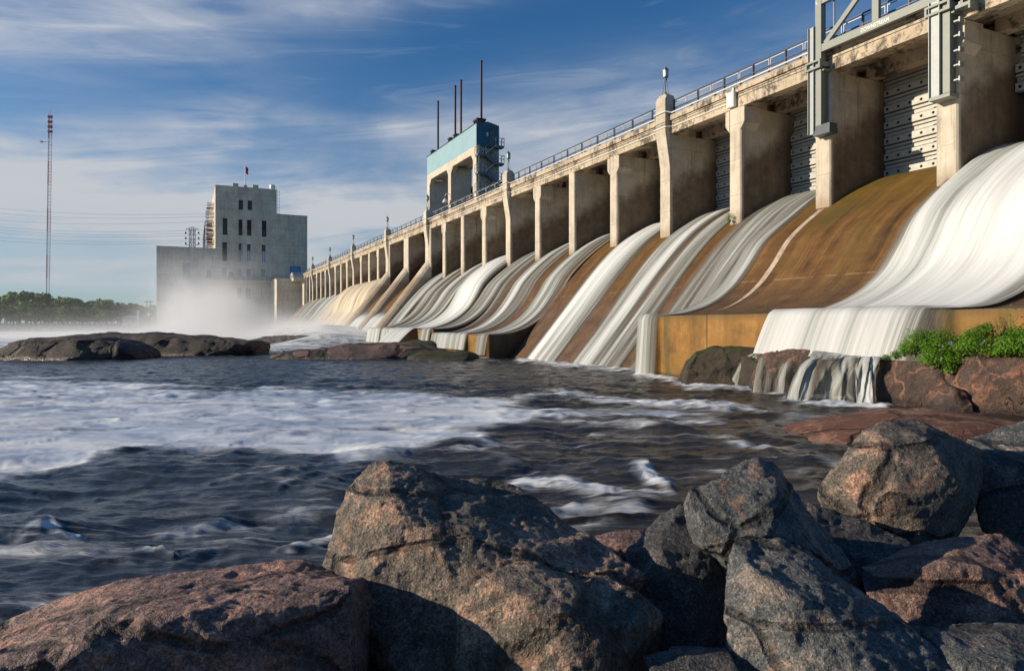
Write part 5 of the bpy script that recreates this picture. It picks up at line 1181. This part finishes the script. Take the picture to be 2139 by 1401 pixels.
def bush(blobs, nl, ls, label, seed, flowers=0, droop=0.):
    rr = np.random.default_rng(seed); B = [(P(x, y, d), r*d/F) for x, y, d, r in blobs]; base = Vector(B[0][0]); base.z = min(b[0].z-b[1] for b in B)
    e = empty('bush', base, 0, label, 'plant'); vs, st = [], MB()
    w = np.array([b[1]**2 for b in B]); w /= w.sum(); ci = rr.choice(len(B), nl, p=w)
    C = np.array([list(b[0]-base) for b in B])[ci]; Rr = np.array([b[1] for b in B])[ci]
    d = rr.normal(size=(nl, 3)); d[:, 2] = np.abs(d[:, 2])*1.2-.45; d /= np.linalg.norm(d, axis=1)[:, None]
    sprig = fbm(np.concatenate([C+d*Rr[:, None]], 0)*9, 2)
    pos = C+d*(Rr*(rr.uniform(.45, 1.0, nl)+.28*np.clip(sprig, -.5, 1)))[:, None]
    nn = d*.7+np.array([-.2, -.3, .6])+rr.normal(size=(nl, 3))*.5; nn /= np.linalg.norm(nn, axis=1)[:, None]
    t = np.cross(nn, rr.normal(size=(nl, 3))); t /= np.linalg.norm(t, axis=1)[:, None]; bb = np.cross(nn, t); s = rr.uniform(.6, 1.25, nl)[:, None]*ls
    q = np.stack([pos-t*s, pos-t*s*.2+bb*s*.5, pos+t*s, pos-t*s*.2-bb*s*.5], 1).reshape(-1, 3)
    me = bpy.data.meshes.new('foliage'); me.from_pydata(q.tolist(), [], np.arange(nl*4).reshape(-1, 4).tolist()); link('foliage', me, e, [M_CRESS])
    for k in range(60):
        c, r = B[rr.integers(len(B))]; v = c-base; dd = Vector(rr.normal(size=3)); dd.z = abs(dd.z)+.3; dd.normalize(); st.tube([v-Vector((0, 0, r*.7)), v+dd*r*.6, v+dd*r*1.05], [.006, .005, .003], 4)
    st.build('stems', M_STEM, e)
    for k in range(min(flowers, 12)):
        f = MB(); c, r = B[0] if k < 7 else B[rr.integers(len(B))]; v = (c-base)+Vector((rr.normal()*.06 if k < 7 else rr.normal()*r*.5, -r*.95, rr.normal()*.06+(.1 if k < 7 else rr.uniform(-.3, .9)*r)))
        for j in range(5):
            a = j*1.256; f.add([v, v+Vector((.035*math.cos(a-.4), -.01, .035*math.sin(a-.4))), v+Vector((.045*math.cos(a), -.012, .045*math.sin(a))), v+Vector((.035*math.cos(a+.4), -.01, .035*math.sin(a+.4)))], [(0, 1, 2, 3)])
        f.build('flower', M_PETAL, e)
    return e
bush([(1962, 722, 19.9, 38), (1918, 715, 20.2, 30), (1895, 728, 20.3, 18), (1950, 750, 19.7, 30), (1985, 752, 19.5, 26), (1982, 772, 19.4, 14), (1998, 728, 19.9, 26)], 7500, .034, 'dense bright green plant with white flowers hanging over the pinkish veined rock', 41, 12)
bush([(2030, 722, 18.9, 34), (2045, 700, 19.0, 24), (2065, 728, 18.7, 26), (2062, 690, 18.9, 16)], 4500, .032, 'upright bright green plant in the middle of the clump against the ochre wall', 42, 3)
bush([(2110, 720, 18.2, 32), (2140, 722, 18.0, 36), (2175, 715, 17.8, 38), (2088, 735, 18.4, 20), (2132, 700, 18.2, 22)], 5200, .034, 'bright green plant at the right edge above the red-brown rock', 43, 2)
bush([(1870, 742, 20.8, 12), (1850, 748, 21.0, 9), (1888, 738, 20.6, 10)], 900, .02, 'low tuft of dull moss and grass at the lip of the small cascade', 44)
def weed(px, py, d, h, label, seed, n=5, leaf=.05, spread=.35):
    rr = np.random.default_rng(seed); b0 = P(px, py, d); e = empty('weed', b0, 0, label, 'plant'); st, lf = MB(), MB()
    for k in range(n):
        t = Vector((rr.normal()*spread*h*.6, rr.normal()*spread*h*.4, h*rr.uniform(.6, 1))); mid = t*.5+Vector((rr.normal()*.05*h, 0, .08*h)); st.tube([(0, 0, 0), mid, t], [.01*h, .007*h, .003*h], 4)
        for j in range(14):
            q = (t*(j/14)) if j > 3 else t*.3; q = q+Vector(rr.normal(size=3))*.07*h; a = Vector(rr.normal(size=3)).normalized(); bb = a.orthogonal().normalized(); s = leaf*rr.uniform(.5, 1.2)
            lf.add([q-a*s, q+bb*s*.4, q+a*s, q-bb*s*.4], [(0, 1, 2, 3)])
    st.build('stems', M_STEM, e); lf.build('leaves', M_CRESS, e); return e
weed(2112, 705, 18.4, .95, 'tall thin weed with sparse leaves standing against the ochre wall', 51, 6, .045)
weed(2085, 690, 19.0, .5, 'small sparse weed sprouting from the top of the ochre ledge', 52, 4, .03)
weed(1523, 468, 41.6, .85, 'little green weed at the foot of the headed pier', 53, 9, .06, .45)
weed(1600, 648, 29.6, .55, 'dry stalk growing on the brown slope above the ledge', 54, 3, .02, .2)
# rusty wire loops
wm = simple('rust_wire', (.12, .055, .03), .8, .2, .3)
e = empty('wire_loop', P(2112, 866, 16.9), 0, 'rusty bent wire loops at the right edge by the red-brown rock', 'wire')
for s, k in ((0, 0), (.36, 1)):
    pts = [Vector((s+.02, 0, 0)), Vector((s+.05, 0, .2)), Vector((s+.03, 0, .34)), Vector((s-.06, 0, .42)), Vector((s-.15, 0, .38)), Vector((s-.17, 0, .29)), Vector((s-.09, .02, .25)), Vector((s-.05, .03, .31))]
    MB().tube(pts, .016, 6).build('loop', wm, e, smooth=True)
# gull on the rock edge
gv = P(592, 741, 56.5); e = empty('gull', (gv.x, gv.y, gv.z), R(200), 'small white gull standing at the left tip of the mauve-pink shelf', 'bird')
gm_, g, b = mat('gull_plumage'); X, Y_, Z = g.sep(g.obj()); setp(g, b, col=g.mix((Z+X*-.35).step(.40, .47)*X.step(.05, -.05), (.8, .79, .77), (.36, .38, .42)), rough=.8)
prof = [(-.34, .20, .005), (-.26, .22, .03), (-.14, .25, .075), (0, .29, .10), (.10, .33, .10), (.17, .39, .075), (.20, .45, .055), (.23, .50, .06), (.27, .52, .055), (.31, .515, .03), (.35, .505, .012)]
mb = MB(); n = 10; vs = [(x, r*math.cos(t*2*math.pi/n), z+r*1.05*math.sin(t*2*math.pi/n)) for x, z, r in prof for t in range(n)]
mb.add(vs, [(i*n+k, i*n+(k+1) % n, (i+1)*n+(k+1) % n, (i+1)*n+k) for i in range(len(prof)-1) for k in range(n)]+[tuple(range(n-1, -1, -1)), tuple((len(prof)-1)*n+k for k in range(n))])
mb.tube([(0.02, .035, .22), (.03, .035, .0), (.08, .035, .004)], .01, 5).tube([(0.02, -.035, .22), (.03, -.035, .0), (.08, -.035, .004)], .01, 5); mb.build('body', gm_, e, smooth=True)
# dry leaf on the big boulder
lv = P(797, 1054, 4.52); e = empty('dry_leaf', lv, 0, 'curled dry yellow leaf stuck on the face of the largest boulder', 'leaf'); mb = MB()
vs = [(-.035+.07*i/6, -.01-.012*math.sin(i*.5), -.025+.05*i/6+ s*.014*math.sin(math.pi*i/6)) for i in range(7) for s in (-1, 0, 1)]
mb.add(vs, [(i*3+j, i*3+j+1, (i+1)*3+j+1, (i+1)*3+j) for i in range(6) for j in range(2)]); mb.tube([(.035, -.02, .025), (.06, -.025, .03), (.085, -.02, .026)], .0016, 4); mb.build('blade', simple('dry_leaf', (.45, .28, .12), .7), e)
# ================================================================= spray over the foot of the far bays
mm = bpy.data.materials.new('mist'); mm.use_nodes = True; nt = mm.node_tree; nt.nodes.clear(); g = G(nt)
p = g.obj(); A, Pp, Z = g.sep(p)
def bell(v, c, w): 
    q = (v-c)/w; return g.math('EXPONENT', q*q*-1)
nz = g.noise(p, .055, 5, .6, .4, loc=(2, 9, 3)); nz2 = g.noise(p, .16, 4, .6)
fl = (nz*.55+nz2*.45).step(.42, .60)
hgt = lambda s: g.math('EXPONENT', (Z/s)*-1)
low_ = bell(A, 182, 40)*bell(Pp, 32, 32)*hgt(1.0)*.035+bell(A, 185, 36)*bell(Pp, 52, 42)*hgt(6.0)*.0014
plume = bell(A, 185, 20)*bell(Pp, 25, 8)*(hgt(3.7)*.34)*(fl+.08)
plume2 = bell(A, 190, 20)*bell(Pp, 25, 11)*(hgt(7.0)*.03)*(fl+.03)
foot = bell(Pp, 10, 6)*(A.step(98, 112)*A.step(200, 176))*hgt(1.1)*.30*(fl+.2)
edge = Z.step(21, 15)*A.step(96, 104)*A.step(226.5, 220)*Pp.step(1, 5)*Pp.step(128, 110)
v = g.n('ShaderNodeVolumePrincipled', {'Color': (.97, .97, .97, 1), 'Density': (low_+plume+plume2+foot)*edge*MIST, 'Anisotropy': .15})
o = g.n('ShaderNodeOutputMaterial'); nt.links.new(v.outputs[0], o.inputs['Volume'])
mb = MB(); mb.box(96, 227, 1, 128, .05, 22); mi = mb.build('mist', mm); mi.location = (DAM0[0], DAM0[1], 0); mi.rotation_euler = (0, 0, DROT); tag(mi, kind='stuff')

# thin evening haze round the whole scene
if HAZE > 0:
    hm = bpy.data.materials.new('haze'); hm.use_nodes = True; nt = hm.node_tree; nt.nodes.clear(); g = G(nt)
    v = g.n('ShaderNodeVolumePrincipled', {'Color': (.86, .91, .97, 1), 'Density': HAZE, 'Anisotropy': .0}); o = g.n('ShaderNodeOutputMaterial'); nt.links.new(v.outputs[0], o.inputs['Volume'])
    tag(MB().box(-9500, 9500, -3500, 12500, -4.2, 160).build('haze', hm), kind='stuff')
